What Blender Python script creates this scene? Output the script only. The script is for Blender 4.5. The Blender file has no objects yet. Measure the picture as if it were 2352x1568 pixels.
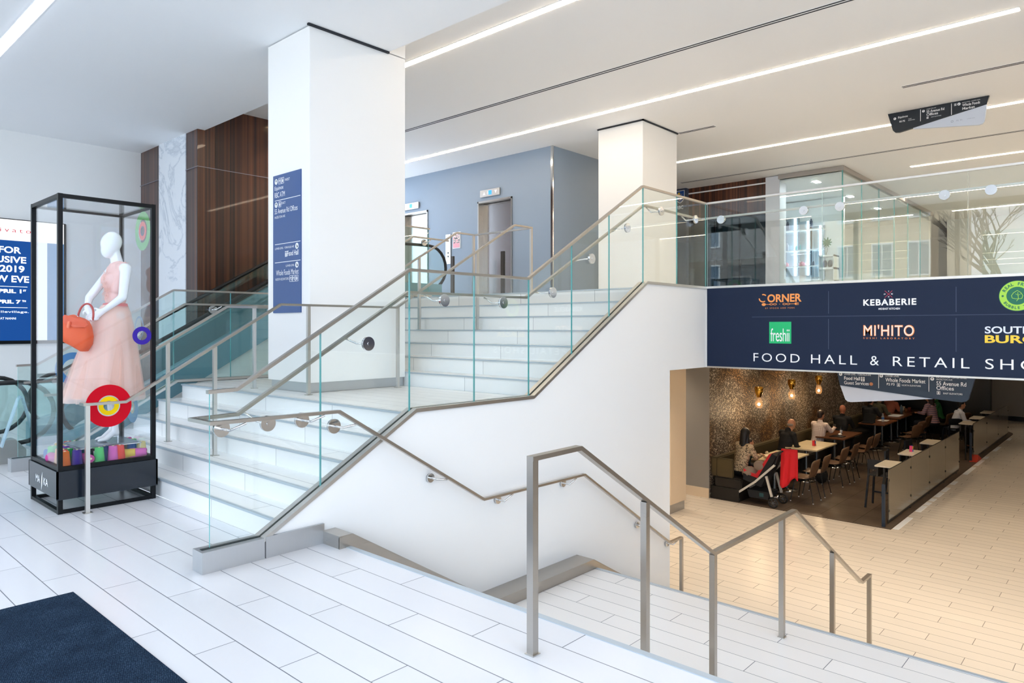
import bpy, bmesh, math, random
from mathutils import Vector, Matrix
from math import pi, sin, cos, radians, sqrt, floor
random.seed(7)
S = bpy.context.scene
COL = S.collection
# ---------------------------------------------------------------- camera
cd = bpy.data.cameras.new('camera'); cam = bpy.data.objects.new('camera', cd); COL.objects.link(cam)
cam.location = (0, 0, 1.5); cam.rotation_euler = (radians(90), 0, radians(42.3 - 90))
cd.sensor_width = 36; cd.lens = 36 * 1611 / 2352; cd.shift_y = -32 / 2352; cd.clip_end = 300
S.camera = cam
# ---------------------------------------------------------------- view + bounces
vs = S.view_settings
vs.view_transform = 'Standard'; vs.look = 'None'; vs.gamma = 1.0; vs.use_curve_mapping = False
vs.exposure = 0.20
cy = S.cycles
cy.max_bounces = 8; cy.diffuse_bounces = 6; cy.glossy_bounces = 3; cy.transmission_bounces = 4
cy.transparent_max_bounces = 24; cy.caustics_reflective = False; cy.caustics_refractive = False
cy.sample_clamp_indirect = 8.0
# ---------------------------------------------------------------- sky
W = bpy.data.worlds.new('sky'); S.world = W; W.use_nodes = True
wn = W.node_tree.nodes; wl = W.node_tree.links
bg = wn['Background']
tc = wn.new('ShaderNodeTexCoord'); ns = wn.new('ShaderNodeTexNoise'); ns.inputs['Scale'].default_value = 2.2; ns.inputs['Detail'].default_value = 5
rmp = wn.new('ShaderNodeValToRGB'); rmp.color_ramp.elements[0].color = (.50, .70, 1, 1); rmp.color_ramp.elements[1].color = (.88, .94, 1, 1)
rmp.color_ramp.elements[0].position = .35; rmp.color_ramp.elements[1].position = .6
wl.new(tc.outputs['Generated'], ns.inputs['Vector']); wl.new(ns.outputs['Fac'], rmp.inputs['Fac'])
wl.new(rmp.outputs['Color'], bg.inputs['Color']); bg.inputs['Strength'].default_value = 4.2

def lamp(name, kind, loc, energy, color, rot=(0, 0, 0), size=None, size_y=None, spot=None, blend=.6, portal=False, spread=None):
    l = bpy.data.lights.new(name, kind); l.energy = energy; l.color = color
    o = bpy.data.objects.new(name, l); COL.objects.link(o); o.location = loc; o.rotation_euler = rot
    if kind == 'AREA':
        l.shape = 'RECTANGLE'; l.size = size; l.size_y = size_y
        if spread: l.spread = spread
        if portal: l.cycles.is_portal = True
    if kind == 'SPOT':
        l.spot_size = spot; l.spot_blend = blend; l.shadow_soft_size = size or .04
    if kind == 'POINT': l.shadow_soft_size = size or .03
    return o
# the daylight comes in through the glazed street front behind the camera
lamp('window_daylight', 'AREA', (-3.75, 3.8, 2.4), 10, (1, 1, 1), (0, radians(-90), 0), 4.5, 19.4, portal=True)
lamp('entrance_daylight', 'AREA', (.6, -6.25, 2.3), 10, (1, 1, 1), (radians(90), 0, radians(0)), 8.2, 4.3, portal=True)
sn = bpy.data.lights.new('sun', 'SUN'); sn.energy = 7.0; sn.color = (1, .95, .88); sn.angle = radians(1.5); so = bpy.data.objects.new('sun', sn); COL.objects.link(so); so.rotation_euler = (0, radians(42), radians(15))
WARM = (1.0, .80, .58); NEUT = (1.0, .90, .78)
STRIPS = [(6.09, -6.0, 8.8), (9.66, 1.08, 12.9), (13.63, -1.5, 8.5), (17.5, -6.0, 3.95), (21.5, -6.0, 12.0), (25.0, -6.0, 4.5)]  # the last strip is added to brighten the far upper hall

# ---------------------------------------------------------------- materials
def lin(h):
    if isinstance(h, str):
        h = h.lstrip('#'); c = [int(h[i:i + 2], 16) / 255 for i in (0, 2, 4)]
    else: c = [x / 255 for x in h]
    return tuple((x / 12.92 if x <= .04045 else ((x + .055) / 1.055) ** 2.4) for x in c) + (1,)
MATS = {}
def mat(name, col, rough=.5, metal=0, spec=.5, emit=None, estr=0, alpha=1, coat=0, trans=0):
    if name in MATS: return MATS[name]
    m = bpy.data.materials.new(name); m.use_nodes = True; MATS[name] = m
    b = m.node_tree.nodes['Principled BSDF']
    b.inputs['Base Color'].default_value = lin(col)
    b.inputs['Roughness'].default_value = rough; b.inputs['Metallic'].default_value = metal
    b.inputs['Specular IOR Level'].default_value = spec
    if emit: b.inputs['Emission Color'].default_value = lin(emit); b.inputs['Emission Strength'].default_value = estr
    b.inputs['Coat Weight'].default_value = coat
    if alpha < 1: b.inputs['Alpha'].default_value = alpha
    m.diffuse_color = lin(col)
    return m
class NT:
    """tiny node helper on a material"""
    def __init__(s, m): s.m = m; s.t = m.node_tree; s.b = s.t.nodes['Principled BSDF'] if 'Principled BSDF' in s.t.nodes else None
    def n(s, typ, **kw):
        x = s.t.nodes.new('ShaderNode' + typ)
        for k, v in kw.items():
            if k.startswith('i_'):
                key = k[2:]; key = int(key) if key.isdigit() else key.replace('_', ' ')
                x.inputs[key].default_value = v
            else: setattr(x, k, v)
        return x
    def l(s, a, b): s.t.links.new(a, b)
    def math(s, op, a, b=None, c=None):
        x = s.n('Math', operation=op)
        for i, v in enumerate((a, b, c)):
            if v is None: continue
            if isinstance(v, (int, float)): x.inputs[i].default_value = v
            else: s.l(v, x.inputs[i])
        return x.outputs[0]
def tile_mat(name, col, joint, w, L, x0, y0, step, jw=.0022, rough=.32, var=.03, spec=.5, axis=0, vertical=False, cloud=0.0, cloudcol=None):
    """running planks: rows along one axis with joints that step by a third, drawn in place coordinates"""
    m = mat(name, col, rough, spec=spec); T = NT(m)
    g = T.n('NewGeometry'); sp = T.n('SeparateXYZ'); T.l(g.outputs['Position'], sp.inputs[0])
    U, V = (sp.outputs[0], sp.outputs[1]) if axis == 0 else (sp.outputs[1], sp.outputs[0])
    if vertical: U, V = sp.outputs[2], sp.outputs[1]
    u = T.math('DIVIDE', T.math('SUBTRACT', U, x0), w)
    row = T.math('FLOOR', u)
    v = T.math('DIVIDE', T.math('ADD', T.math('SUBTRACT', V, y0), T.math('MULTIPLY', row, step)), L)
    fu = T.math('FRACT', u); fv = T.math('FRACT', v)
    ju = T.math('LESS_THAN', T.math('ABSOLUTE', T.math('SUBTRACT', fu, .5)), .5 - jw / w)
    jv = T.math('LESS_THAN', T.math('ABSOLUTE', T.math('SUBTRACT', fv, .5)), .5 - jw / L)
    inside = T.math('MULTIPLY', ju, jv)
    cell = T.n('CombineXYZ'); T.l(row, cell.inputs[0]); T.l(T.math('FLOOR', v), cell.inputs[1])
    wn_ = T.n('TexWhiteNoise'); T.l(cell.outputs[0], wn_.inputs['Vector'])
    hsv = T.n('HueSaturation', i_Color=lin(col)); T.l(T.math('ADD', 1 - var, T.math('MULTIPLY', wn_.outputs['Value'], 2 * var)), hsv.inputs['Value'])
    src = hsv.outputs['Color']
    if cloud:
        nz = T.n('TexNoise', i_Scale=2.5, i_Detail=8, i_Roughness=.65); T.l(g.outputs['Position'], nz.inputs['Vector'])
        rp = T.n('ValToRGB'); rp.color_ramp.elements[0].position = .35; rp.color_ramp.elements[1].position = .7
        T.l(nz.outputs['Fac'], rp.inputs['Fac'])
        cm = T.n('MixRGB'); T.l(T.math('MULTIPLY', rp.outputs['Color'], cloud), cm.inputs['Fac']); T.l(src, cm.inputs['Color1']); cm.inputs['Color2'].default_value = lin(cloudcol or col); src = cm.outputs['Color']
    mx = T.n('MixRGB'); mx.inputs['Color1'].default_value = lin(joint); T.l(inside, mx.inputs['Fac']); T.l(src, mx.inputs['Color2'])
    T.l(mx.outputs['Color'], T.b.inputs['Base Color'])
    rr = T.math('ADD', rough, T.math('MULTIPLY', T.math('SUBTRACT', 1, inside), .4)); T.l(rr, T.b.inputs['Roughness'])
    return m
def glass_mat(name, tint, refl=1.0, rough=0.0):
    """thin architectural pane: each face lets tinted light straight through and mirrors a Fresnel share"""
    m = bpy.data.materials.new(name); m.use_nodes = True; MATS[name] = m; T = NT(m); t = m.node_tree
    for x in list(t.nodes): t.nodes.remove(x)
    out = t.nodes.new('ShaderNodeOutputMaterial'); mix = t.nodes.new('ShaderNodeMixShader')
    tr = t.nodes.new('ShaderNodeBsdfTransparent'); tr.inputs[0].default_value = lin(tint)
    gl = t.nodes.new('ShaderNodeBsdfGlossy'); gl.inputs['Roughness'].default_value = rough; gl.inputs[0].default_value = (1, 1, 1, 1)
    g = T.n('NewGeometry'); d = T.n('VectorMath', operation='DOT_PRODUCT'); T.l(g.outputs['Incoming'], d.inputs[0]); T.l(g.outputs['Normal'], d.inputs[1])
    om = T.math('SUBTRACT', 1.0, T.math('ABSOLUTE', d.outputs['Value']))
    f = T.math('ADD', .043 * refl, T.math('MULTIPLY', T.math('POWER', om, 5.0), .95))
    T.l(f, mix.inputs[0]); T.l(tr.outputs[0], mix.inputs[1]); T.l(gl.outputs[0], mix.inputs[2]); T.l(mix.outputs[0], out.inputs[0])
    return m
def brushed(name, col, rough=.32, scale=(2, 2, 160), bump=.15):
    m = mat(name, col, rough, metal=1); T = NT(m)
    tcn = T.n('TexCoord'); mp = T.n('Mapping'); mp.inputs['Scale'].default_value = scale
    T.l(tcn.outputs['Object'], mp.inputs[0]); nz = T.n('TexNoise', i_Scale=3.0, i_Detail=3); T.l(mp.outputs[0], nz.inputs['Vector'])
    T.l(T.math('ADD', rough - .08, T.math('MULTIPLY', nz.outputs['Fac'], .18)), T.b.inputs['Roughness'])
    return m
M = {}
M['paint'] = mat('white_paint', '#f0efec', .55)
M['ceil'] = mat('ceiling_paint', '#f8f6f3', .7)
M['ceil_low'] = mat('ceiling_paint_low', '#f8f9fa', .7)
M['blue_paint'] = mat('blue_grey_paint', '#8f9fb0', .5)
M['warm_grey'] = mat('warm_grey_paint', '#8b8782', .6)
M['tan'] = mat('tan_paint', '#dcc9ae', .5)
M['tile'] = tile_mat('porcelain_tile', '#dcdde0', '#6c7078', .1995, 1.2, 1.195, 4.84 - 1.2, .4, jw=.0026, rough=.22)
M['tile_land'] = tile_mat('porcelain_tile_landing', '#edecea', '#6c7078', .1995, 1.2, 4.684, 2.09, -.4, jw=.0026, rough=.25)
M['tile_low'] = tile_mat('porcelain_tile_lower', '#e2d8c9', '#7c7369', .1995, 1.2, 8.41, 2.2, .4, jw=.003, rough=.3, var=.04)
M['tile_up'] = tile_mat('porcelain_tile_upper', '#e2e0dd', '#6c7078', .1995, 1.2, 5.3, 2.2, .4, jw=.0026, rough=.3)
M['riser'] = tile_mat('porcelain_riser', '#f0f0ef', '#7b7f86', 5.0, 1.2, -1.0, .7, 0, jw=.002, rough=.3, vertical=True)
M['tile_dark'] = tile_mat('dark_stone_tile', '#54483d', '#3a322b', .6, .6, 12.9, 3.2, .0, jw=.003, rough=.35, var=.12, cloud=.6, cloudcol='#7b6a58')
M['steel'] = brushed('brushed_steel', '#b5b0a9', .30)
M['steel_light'] = brushed('satin_steel', '#c9c6c1', .34)
M['steel_dark'] = brushed('dull_steel_base', '#c2c4c6', .42, scale=(30, 30, 2))
M['chrome'] = mat('polished_chrome', '#d8d8d8', .12, metal=1)
M['nosing'] = mat('nosing_strip', '#b3bec6', .4, metal=.2)
M['black'] = mat('satin_black', '#0d0e10', .35)
M['blackm'] = mat('black_frame_metal', '#090b0e', .4, spec=.2)
M['rubber'] = mat('black_rubber', '#0a0b0d', .45)
M['gasket'] = mat('dark_gasket', '#10201f', .4)
M['gap'] = mat('shadow_gap', '#23262b', .8)
M['glass'] = glass_mat('clear_green_glass', '#fbfefd')
M['glass_teal'] = glass_mat('teal_glass', '#eff8f7')
M['glass_case'] = glass_mat('display_case_glass', '#fcfdfe', .55)
M['glass_dark'] = glass_mat('tinted_shop_glass', '#6f8a92', 2.0)
M['edge'] = mat('glass_edge', '#5fb3b0', .15, spec=.9)
M['edge_l'] = mat('glass_edge_light', '#c5e6e6', .15, spec=.9)
M['navy'] = mat('navy_print', '#1a263e', .5, spec=.2)
M['navy_blue'] = mat('navy_blue_print', '#2b4f86', .35, coat=.3)
M['white'] = mat('white_print', '#f4f6f8', .5)
M['orange'] = mat('orange_print', '#f0904a', .5)
M['line'] = mat('grey_blue_line', '#3a4660', .5)
M['pl'] = mat('plastic_white', '#eeeeee', .35)
M['skin'] = mat('skin', '#b98467', .5)
M['skin_d'] = mat('skin_tan', '#9c6a4c', .5)

def wood_mat():
    m = mat('striped_rosewood', '#3c2219', .28, coat=.25); T = NT(m)
    tcn = T.n('NewGeometry'); mp = T.n('Mapping'); mp.inputs['Scale'].default_value = (9.0, 9.0, .035)
    T.l(tcn.outputs['Position'], mp.inputs[0])
    nz = T.n('TexNoise', i_Scale=2.1, i_Detail=6, i_Roughness=.58, i_Distortion=.1); T.l(mp.outputs[0], nz.inputs['Vector'])
    r = T.n('ValToRGB'); e = r.color_ramp.elements
    e[0].position = .33; e[0].color = lin('#1d100c'); e[1].position = .72; e[1].color = lin('#7a4a31')
    a = e.new(.5); a.color = lin('#472619')
    T.l(nz.outputs['Fac'], r.inputs['Fac']); T.l(r.outputs['Color'], T.b.inputs['Base Color']); return m
M['wood'] = wood_mat()
def marble_mat():
    m = mat('white_marble', '#dfe5ec', .18); T = NT(m)
    tcn = T.n('NewGeometry'); mp = T.n('Mapping'); mp.inputs['Rotation'].default_value = (.5, 0, 0); mp.inputs['Scale'].default_value = (1, 1, .7)
    T.l(tcn.outputs['Position'], mp.inputs[0])
    wv = T.n('TexNoise', i_Scale=1.1, i_Detail=8, i_Roughness=.62, i_Distortion=.9); T.l(mp.outputs[0], wv.inputs['Vector'])
    d = T.math('ABSOLUTE', T.math('SUBTRACT', wv.outputs['Fac'], .52)); r = T.n('ValToRGB'); e = r.color_ramp.elements
    e[0].position = 0; e[0].color = lin('#c6ced8'); e[1].position = .035; e[1].color = lin('#e6ebf1'); a = e.new(.016); a.color = lin('#d9e0e8')
    T.l(d, r.inputs['Fac']); T.l(r.outputs['Color'], T.b.inputs['Base Color']); return m
M['marble'] = marble_mat()
def pebble_mat():
    m = mat('pebble_wallcovering', '#8a7256', .5); T = NT(m)
    g = T.n('NewGeometry'); v = T.n('TexVoronoi', i_Scale=40.0); T.l(g.outputs['Position'], v.inputs['Vector'])
    hs = T.n('SeparateColor'); T.l(v.outputs['Color'], hs.inputs[0])
    r = T.n('ValToRGB'); e = r.color_ramp.elements
    e[0].position = .2; e[0].color = lin('#54473a'); e[1].position = .98; e[1].color = lin('#d8ccb8'); a = e.new(.6); a.color = lin('#8c7a64')
    T.l(hs.outputs[0], r.inputs['Fac'])
    ed = T.math('GREATER_THAN', v.outputs['Distance'], .55); mx = T.n('MixRGB'); T.l(ed, mx.inputs['Fac']); T.l(r.outputs['Color'], mx.inputs['Color1']); mx.inputs['Color2'].default_value = lin('#3a2f26')
    big = T.n('TexNoise', i_Scale=.9, i_Detail=1); T.l(g.outputs['Position'], big.inputs['Vector'])
    r2 = T.n('ValToRGB'); r2.color_ramp.elements[0].position = .52; r2.color_ramp.elements[1].position = .62; T.l(big.outputs['Fac'], r2.inputs['Fac'])
    m2 = T.n('MixRGB', blend_type='MULTIPLY'); m2.inputs['Color2'].default_value = lin('#d0ab78'); T.l(r2.outputs['Color'], m2.inputs['Fac']); T.l(mx.outputs['Color'], m2.inputs['Color1'])
    T.l(m2.outputs['Color'], T.b.inputs['Base Color'])
    bp = T.n('Bump', i_Strength=.5, i_Distance=.01); T.l(v.outputs['Distance'], bp.inputs['Height']); bp.invert = True; T.l(bp.outputs[0], T.b.inputs['Normal']); return m
M['pebble'] = pebble_mat()
def carpet_mat():
    m = mat('ribbed_entrance_mat', '#26384c', .95, spec=.1); T = NT(m)
    g = T.n('NewGeometry'); mp = T.n('Mapping'); mp.inputs['Rotation'].default_value = (0, 0, radians(42)); mp.inputs['Scale'].default_value = (1, .45, 1)
    T.l(g.outputs['Position'], mp.inputs[0])
    v = T.n('TexVoronoi', i_Scale=150.0, i_Randomness=.45); T.l(mp.outputs[0], v.inputs['Vector'])
    nz = T.n('TexNoise', i_Scale=420.0, i_Detail=2); T.l(g.outputs['Position'], nz.inputs['Vector'])
    big = T.n('TexNoise', i_Scale=7.0, i_Detail=4); T.l(g.outputs['Position'], big.inputs['Vector'])
    s = T.math('ADD', T.math('MULTIPLY', T.math('SUBTRACT', .75, v.outputs['Distance']), .62), T.math('MULTIPLY', T.math('SUBTRACT', big.outputs['Fac'], .5), .35))
    s = T.math('ADD', s, T.math('MULTIPLY', T.math('SUBTRACT', nz.outputs['Fac'], .5), .5))
    r = T.n('ValToRGB'); e = r.color_ramp.elements; e[0].position = .0; e[0].color = lin('#0e1a29'); e[1].position = .62; e[1].color = lin('#5d7388'); a = e.new(.33); a.color = lin('#22354a')
    T.l(s, r.inputs['Fac']); T.l(r.outputs['Color'], T.b.inputs['Base Color'])
    bp = T.n('Bump', i_Strength=.8, i_Distance=.003); bp.invert = True; T.l(v.outputs['Distance'], bp.inputs['Height']); T.l(bp.outputs[0], T.b.inputs['Normal']); return m
M['mat'] = carpet_mat()

# ---------------------------------------------------------------- geometry helpers
WLOC = {}
def wloc(o): return Vector(WLOC.get(o.name, (0, 0, 0))) if o else Vector((0, 0, 0))
class MB:
    def __init__(s): s.v = []; s.f = []; s.mi = []; s.sm = []; s.cur = 0; s.smooth = False
    def add(s, vs, fs, smooth=None):
        b = len(s.v); s.v += [Vector(x) for x in vs]
        for f in fs: s.f.append([b + i for i in f]); s.mi.append(s.cur); s.sm.append(s.smooth if smooth is None else smooth)
        return s
    def box(s, x0, x1, y0, y1, z0, z1, bev=0):
        x0, x1 = min(x0, x1), max(x0, x1); y0, y1 = min(y0, y1), max(y0, y1); z0, z1 = min(z0, z1), max(z0, z1)
        if bev <= 0:
            return s.add([(x0, y0, z0), (x1, y0, z0), (x1, y1, z0), (x0, y1, z0), (x0, y0, z1), (x1, y0, z1), (x1, y1, z1), (x0, y1, z1)],
                         [(0, 3, 2, 1), (4, 5, 6, 7), (0, 1, 5, 4), (1, 2, 6, 5), (2, 3, 7, 6), (3, 0, 4, 7)])
        bm = bmesh.new(); bmesh.ops.create_cube(bm, size=1)
        for v in bm.verts: v.co = Vector(((x0 + x1) / 2 + v.co.x * (x1 - x0), (y0 + y1) / 2 + v.co.y * (y1 - y0), (z0 + z1) / 2 + v.co.z * (z1 - z0)))
        bmesh.ops.bevel(bm, geom=list(bm.edges), offset=bev, segments=2, affect='EDGES', clamp_overlap=True)
        return s.frombm(bm)
    def frombm(s, bm, smooth=None):
        bm.verts.ensure_lookup_table(); idx = {v: i for i, v in enumerate(bm.verts)}
        s.add([v.co.copy() for v in bm.verts], [[idx[v] for v in f.verts] for f in bm.faces], smooth); bm.free(); return s
    def prism(s, pts, d, o=(0, 0, 0)):
        """polygon pts (3D, planar) extruded along vector d"""
        P = [Vector(p) for p in pts]; d = Vector(d); n = len(P)
        nrm = Vector((0, 0, 0))
        for i in range(n): nrm += P[i].cross(P[(i + 1) % n])
        if nrm.dot(d) > 0: P = P[::-1]
        return s.add(P + [p + d for p in P], [list(range(n)), [n + i for i in range(n)][::-1]] + [[(i + 1) % n, i, n + i, n + (i + 1) % n] for i in range(n)])
    def tube(s, pts, r, n=10, caps=True, closed=False, r2=None):
        """round tube along a polyline; r may be a list"""
        P = [Vector(p) for p in pts]; m = len(P); R = r if isinstance(r, (list, tuple)) else [r] * m
        rings = []; prev = None
        for i, p in enumerate(P):
            if closed: t = (P[(i + 1) % m] - P[i - 1])
            else: t = (P[min(i + 1, m - 1)] - P[max(i - 1, 0)])
            t.normalize()
            if prev is None:
                a = Vector((0, 0, 1)) if abs(t.z) < .9 else Vector((1, 0, 0)); u = t.cross(a).normalized()
            else: u = (prev - t * prev.dot(t)); u = u.normalized() if u.length > 1e-6 else t.orthogonal().normalized()
            prev = u; w = t.cross(u)
            rings.append([p + (u * cos(2 * pi * k / n) + w * sin(2 * pi * k / n)) * R[i] for k in range(n)])
        vs = [v for rg in rings for v in rg]; fs = []
        for i in range(m if closed else m - 1):
            j = (i + 1) % m
            for k in range(n): fs.append([i * n + k, i * n + (k + 1) % n, j * n + (k + 1) % n, j * n + k])
        s.add(vs, fs, True)
        if caps and not closed: s.add(rings[0], [list(range(n))[::-1]]); s.add(rings[-1], [list(range(n))])
        return s
    def bar(s, pts, w, h, up=(0, 0, 1)):
        """rectangular section swept along a polyline with mitred corners; w across, h along up-ish"""
        P = [Vector(p) for p in pts]; m = len(P); up = Vector(up); rings = []
        for i in range(m):
            d0 = (P[i] - P[i - 1]).normalized() if i else None
            d1 = (P[i + 1] - P[i]).normalized() if i < m - 1 else None
            d0 = d0 or d1; d1 = d1 or d0
            def fr(d):
                side = d.cross(up)
                side = side.normalized() if side.length > 1e-4 else None
                return side
            s0, s1 = fr(d0), fr(d1); s0 = s0 or s1 or Vector((0, 1, 0)); s1 = s1 or s0
            side = (s0 + s1); side = side.normalized() if side.length > 1e-4 else s0
            k = 1 / max(.35, side.dot(s0)); n0 = s0.cross(d0).normalized(); n1 = s1.cross(d1).normalized()
            nn = (n0 + n1); nn = nn.normalized() if nn.length > 1e-4 else n0; kn = 1 / max(.35, nn.dot(n0))
            rings.append([P[i] + side * (a * w / 2 * k) + nn * (b * h / 2 * kn) for a, b in ((-1, -1), (1, -1), (1, 1), (-1, 1))])
        vs = [v for r in rings for v in r]; fs = []
        for i in range(m - 1):
            for k in range(4): fs.append([i * 4 + k, i * 4 + (k + 1) % 4, (i + 1) * 4 + (k + 1) % 4, (i + 1) * 4 + k])
        fs.append([3, 2, 1, 0]); b = (m - 1) * 4; fs.append([b, b + 1, b + 2, b + 3]); return s.add(vs, fs)
    def cyl(s, a, b, r, n=16, r2=None, caps=True): return s.tube([a, b], [r, r if r2 is None else r2], n, caps)
    def lathe(s, prof, c=(0, 0, 0), n=24, fn=None):
        """profile [(r, z)] revolved about z; fn(angle, i) scales radius"""
        c = Vector(c); vs = []; fs = []; m = len(prof)
        for i, (r, z) in enumerate(prof):
            for k in range(n):
                a = 2 * pi * k / n; q = fn(a, i) if fn else 1
                vs.append(c + Vector((cos(a) * r * q, sin(a) * r * q, z)))
        for i in range(m - 1):
            for k in range(n): fs.append([i * n + k, i * n + (k + 1) % n, (i + 1) * n + (k + 1) % n, (i + 1) * n + k])
        return s.add(vs, fs, True)
    def ell(s, c, r, n=16, m=10, rot=None):
        c = Vector(c); r = (r, r, r) if isinstance(r, (int, float)) else r; bm = bmesh.new(); bmesh.ops.create_uvsphere(bm, u_segments=n, v_segments=m, radius=1)
        for v in bm.verts:
            q = Vector((v.co.x * r[0], v.co.y * r[1], v.co.z * r[2]))
            if rot: q = rot @ q
            v.co = c + q
        return s.frombm(bm, True)
    def cap(s, a, b, ra, rb, n=14):
        """tapered capsule for bodies"""
        s.tube([a, b], [ra, rb], n, True); s.ell(a, ra, n, 8); return s.ell(b, rb, n, 8)
    def ring(s, c, nrm, r0, r1, t, n=40):
        """flat annulus disc r0..r1 with thickness t, facing nrm"""
        c = Vector(c); nrm = Vector(nrm).normalized(); u = nrm.orthogonal().normalized(); w = nrm.cross(u); vs = []
        for off in (0, t):
            for r in (r0, r1):
                for k in range(n): vs.append(c + nrm * off + (u * cos(2 * pi * k / n) + w * sin(2 * pi * k / n)) * r)
        fs = []; q = lambda a, k: a * n + k % n
        for k in range(n):
            fs += [[q(0, k), q(0, k + 1), q(1, k + 1), q(1, k)][::-1], [q(2, k), q(2, k + 1), q(3, k + 1), q(3, k)], [q(1, k), q(1, k + 1), q(3, k + 1), q(3, k)], [q(0, k + 1), q(0, k), q(2, k), q(2, k + 1)]]
        return s.add(vs, fs)
    def xf(s, mtx, start=0):
        for i in range(start, len(s.v)): s.v[i] = mtx @ s.v[i]
        return s
    def build(s, name, mats, parent=None, local=False, origin=None):
        me = bpy.data.meshes.new(name)
        if parent is not None: off = Vector((0, 0, 0)) if local else wloc(parent)
        elif origin is not None: off = Vector(origin)
        elif local: off = Vector((0, 0, 0))
        else:
            xs = [v.x for v in s.v]; ys = [v.y for v in s.v]; zs = [v.z for v in s.v]
            off = Vector(((min(xs) + max(xs)) / 2, (min(ys) + max(ys)) / 2, min(zs)))
        me.from_pydata([tuple(v - off) for v in s.v], [], s.f)
        if not isinstance(mats, (list, tuple)): mats = [mats]
        for m in mats: me.materials.append(M[m] if isinstance(m, str) else m)
        me.polygons.foreach_set('material_index', s.mi); me.polygons.foreach_set('use_smooth', s.sm); me.update()
        o = bpy.data.objects.new(name, me); COL.objects.link(o)
        if parent is not None: o.parent = parent; WLOC[o.name] = tuple(off)
        else: o.location = off; WLOC[o.name] = tuple(off)
        return o
def tag(o, label=None, cat=None, group=None, kind=None):
    if label: o['label'] = label
    if cat: o['category'] = cat
    if group: o['group'] = group
    if kind: o['kind'] = kind
    return o
def thing(name, label, cat, loc=(0, 0, 0), group=None):
    o = bpy.data.objects.new(name, None); COL.objects.link(o); o.location = loc; o.empty_display_size = .1
    WLOC[o.name] = tuple(loc); return tag(o, label, cat, group)
def struct(o): o['kind'] = 'structure'; return o
def sbox(name, m, *b, mb=None):
    q = mb or MB()
    if b: q.box(*b)
    return struct(q.build(name, m))
def copy_tree(o, parent=None):
    c = o.copy(); COL.objects.link(c)
    if parent is not None: c.parent = parent
    for ch in [x for x in o.children]: copy_tree(ch, c)
    return c
def place(proto, first, loc, rz, label, group=None):
    o = proto if first else copy_tree(proto)
    o.location = loc; o.rotation_euler = (0, 0, rz); o['label'] = label
    if group: o['group'] = group
    return o
def text_mb(body, origin, right, up, w=None, h=None, align='L', sp=1.0, bold=0.0, ext=.001, mb=None):
    """lettering as flat thin geometry: fills width w and / or cap height h"""
    c = bpy.data.curves.new('t', 'FONT'); c.body = body; c.size = 1; c.space_character = sp; c.offset = bold; c.resolution_u = 4; c.extrude = .0
    o = bpy.data.objects.new('t', c); COL.objects.link(o); bpy.context.view_layer.update()
    me = bpy.data.meshes.new_from_object(o.evaluated_get(bpy.context.evaluated_depsgraph_get()))
    COL.objects.unlink(o); bpy.data.objects.remove(o)
    vs = [v.co.copy() for v in me.vertices]; fs = [list(p.vertices) for p in me.polygons]; bpy.data.meshes.remove(me)
    x0 = min(v.x for v in vs); x1 = max(v.x for v in vs); y0 = min(v.y for v in vs); y1 = max(v.y for v in vs)
    sx = w / (x1 - x0) if w else None; sy = h / (y1 - y0) if h else None
    sx = sx or sy; sy = sy or sx
    W_ = (x1 - x0) * sx; ox = {'L': 0, 'C': -W_ / 2, 'R': -W_}[align]
    R = Vector(right).normalized(); U = Vector(up).normalized(); N = R.cross(U); O = Vector(origin)
    mb = mb or MB(); mb.add([O + R * ((v.x - x0) * sx + ox) + U * ((v.y - y0) * sy) + N * ext for v in vs], fs)
    return mb
def human_bake(mb, vox, smooth=3):
    """one continuous skin around the given volumes"""
    me = bpy.data.meshes.new('t'); me.from_pydata([tuple(v) for v in mb.v], [], mb.f); o = bpy.data.objects.new('t', me); COL.objects.link(o)
    r = o.modifiers.new('r', 'REMESH'); r.mode = 'VOXEL'; r.voxel_size = vox; r.adaptivity = 0
    k = o.modifiers.new('s', 'SMOOTH'); k.iterations = smooth; k.factor = .5
    bpy.context.view_layer.update()
    e = bpy.data.meshes.new_from_object(o.evaluated_get(bpy.context.evaluated_depsgraph_get()))
    vs = [v.co.copy() for v in e.vertices]; fs = [list(p.vertices) for p in e.polygons]
    COL.objects.unlink(o); bpy.data.objects.remove(o); bpy.data.meshes.remove(me); bpy.data.meshes.remove(e)
    q = MB(); q.add(vs, fs, True); return q
# ================================================================ SETTING
LZ = -1.87; LAND = -.885; ML = .8125; UP = 1.965; HC = 5.08; LC = 4.672
b = MB(); b.cur = 0
b.box(-3.6, 2.81, -6, 4.255, -.3, 0); b.box(-3.6, 2.5, 4.255, 8.79, -.3, 0); b.box(-3.6, 7.4, 8.79, 13.6, -.3, 0)
struct(b.build('floor', 'tile'))
sbox('floor', 'tile_low', 2.5, 32, -6, 13.6, LZ - .3, LZ)
b = MB(); b.box(6.99, 8.6, 4.37, 13.6, UP - .3, UP); b.box(8.6, 32, -6, 13.6, UP - .3, UP); struct(b.build('floor', 'tile_up'))
sbox('trim_1', 'nosing', 2.775, 2.815, -6, 4.06, -.012, .004)
sbox('trim_2', 'nosing', 5.69, 5.725, -6, 4.06, LAND - .012, LAND + .004)
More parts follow.
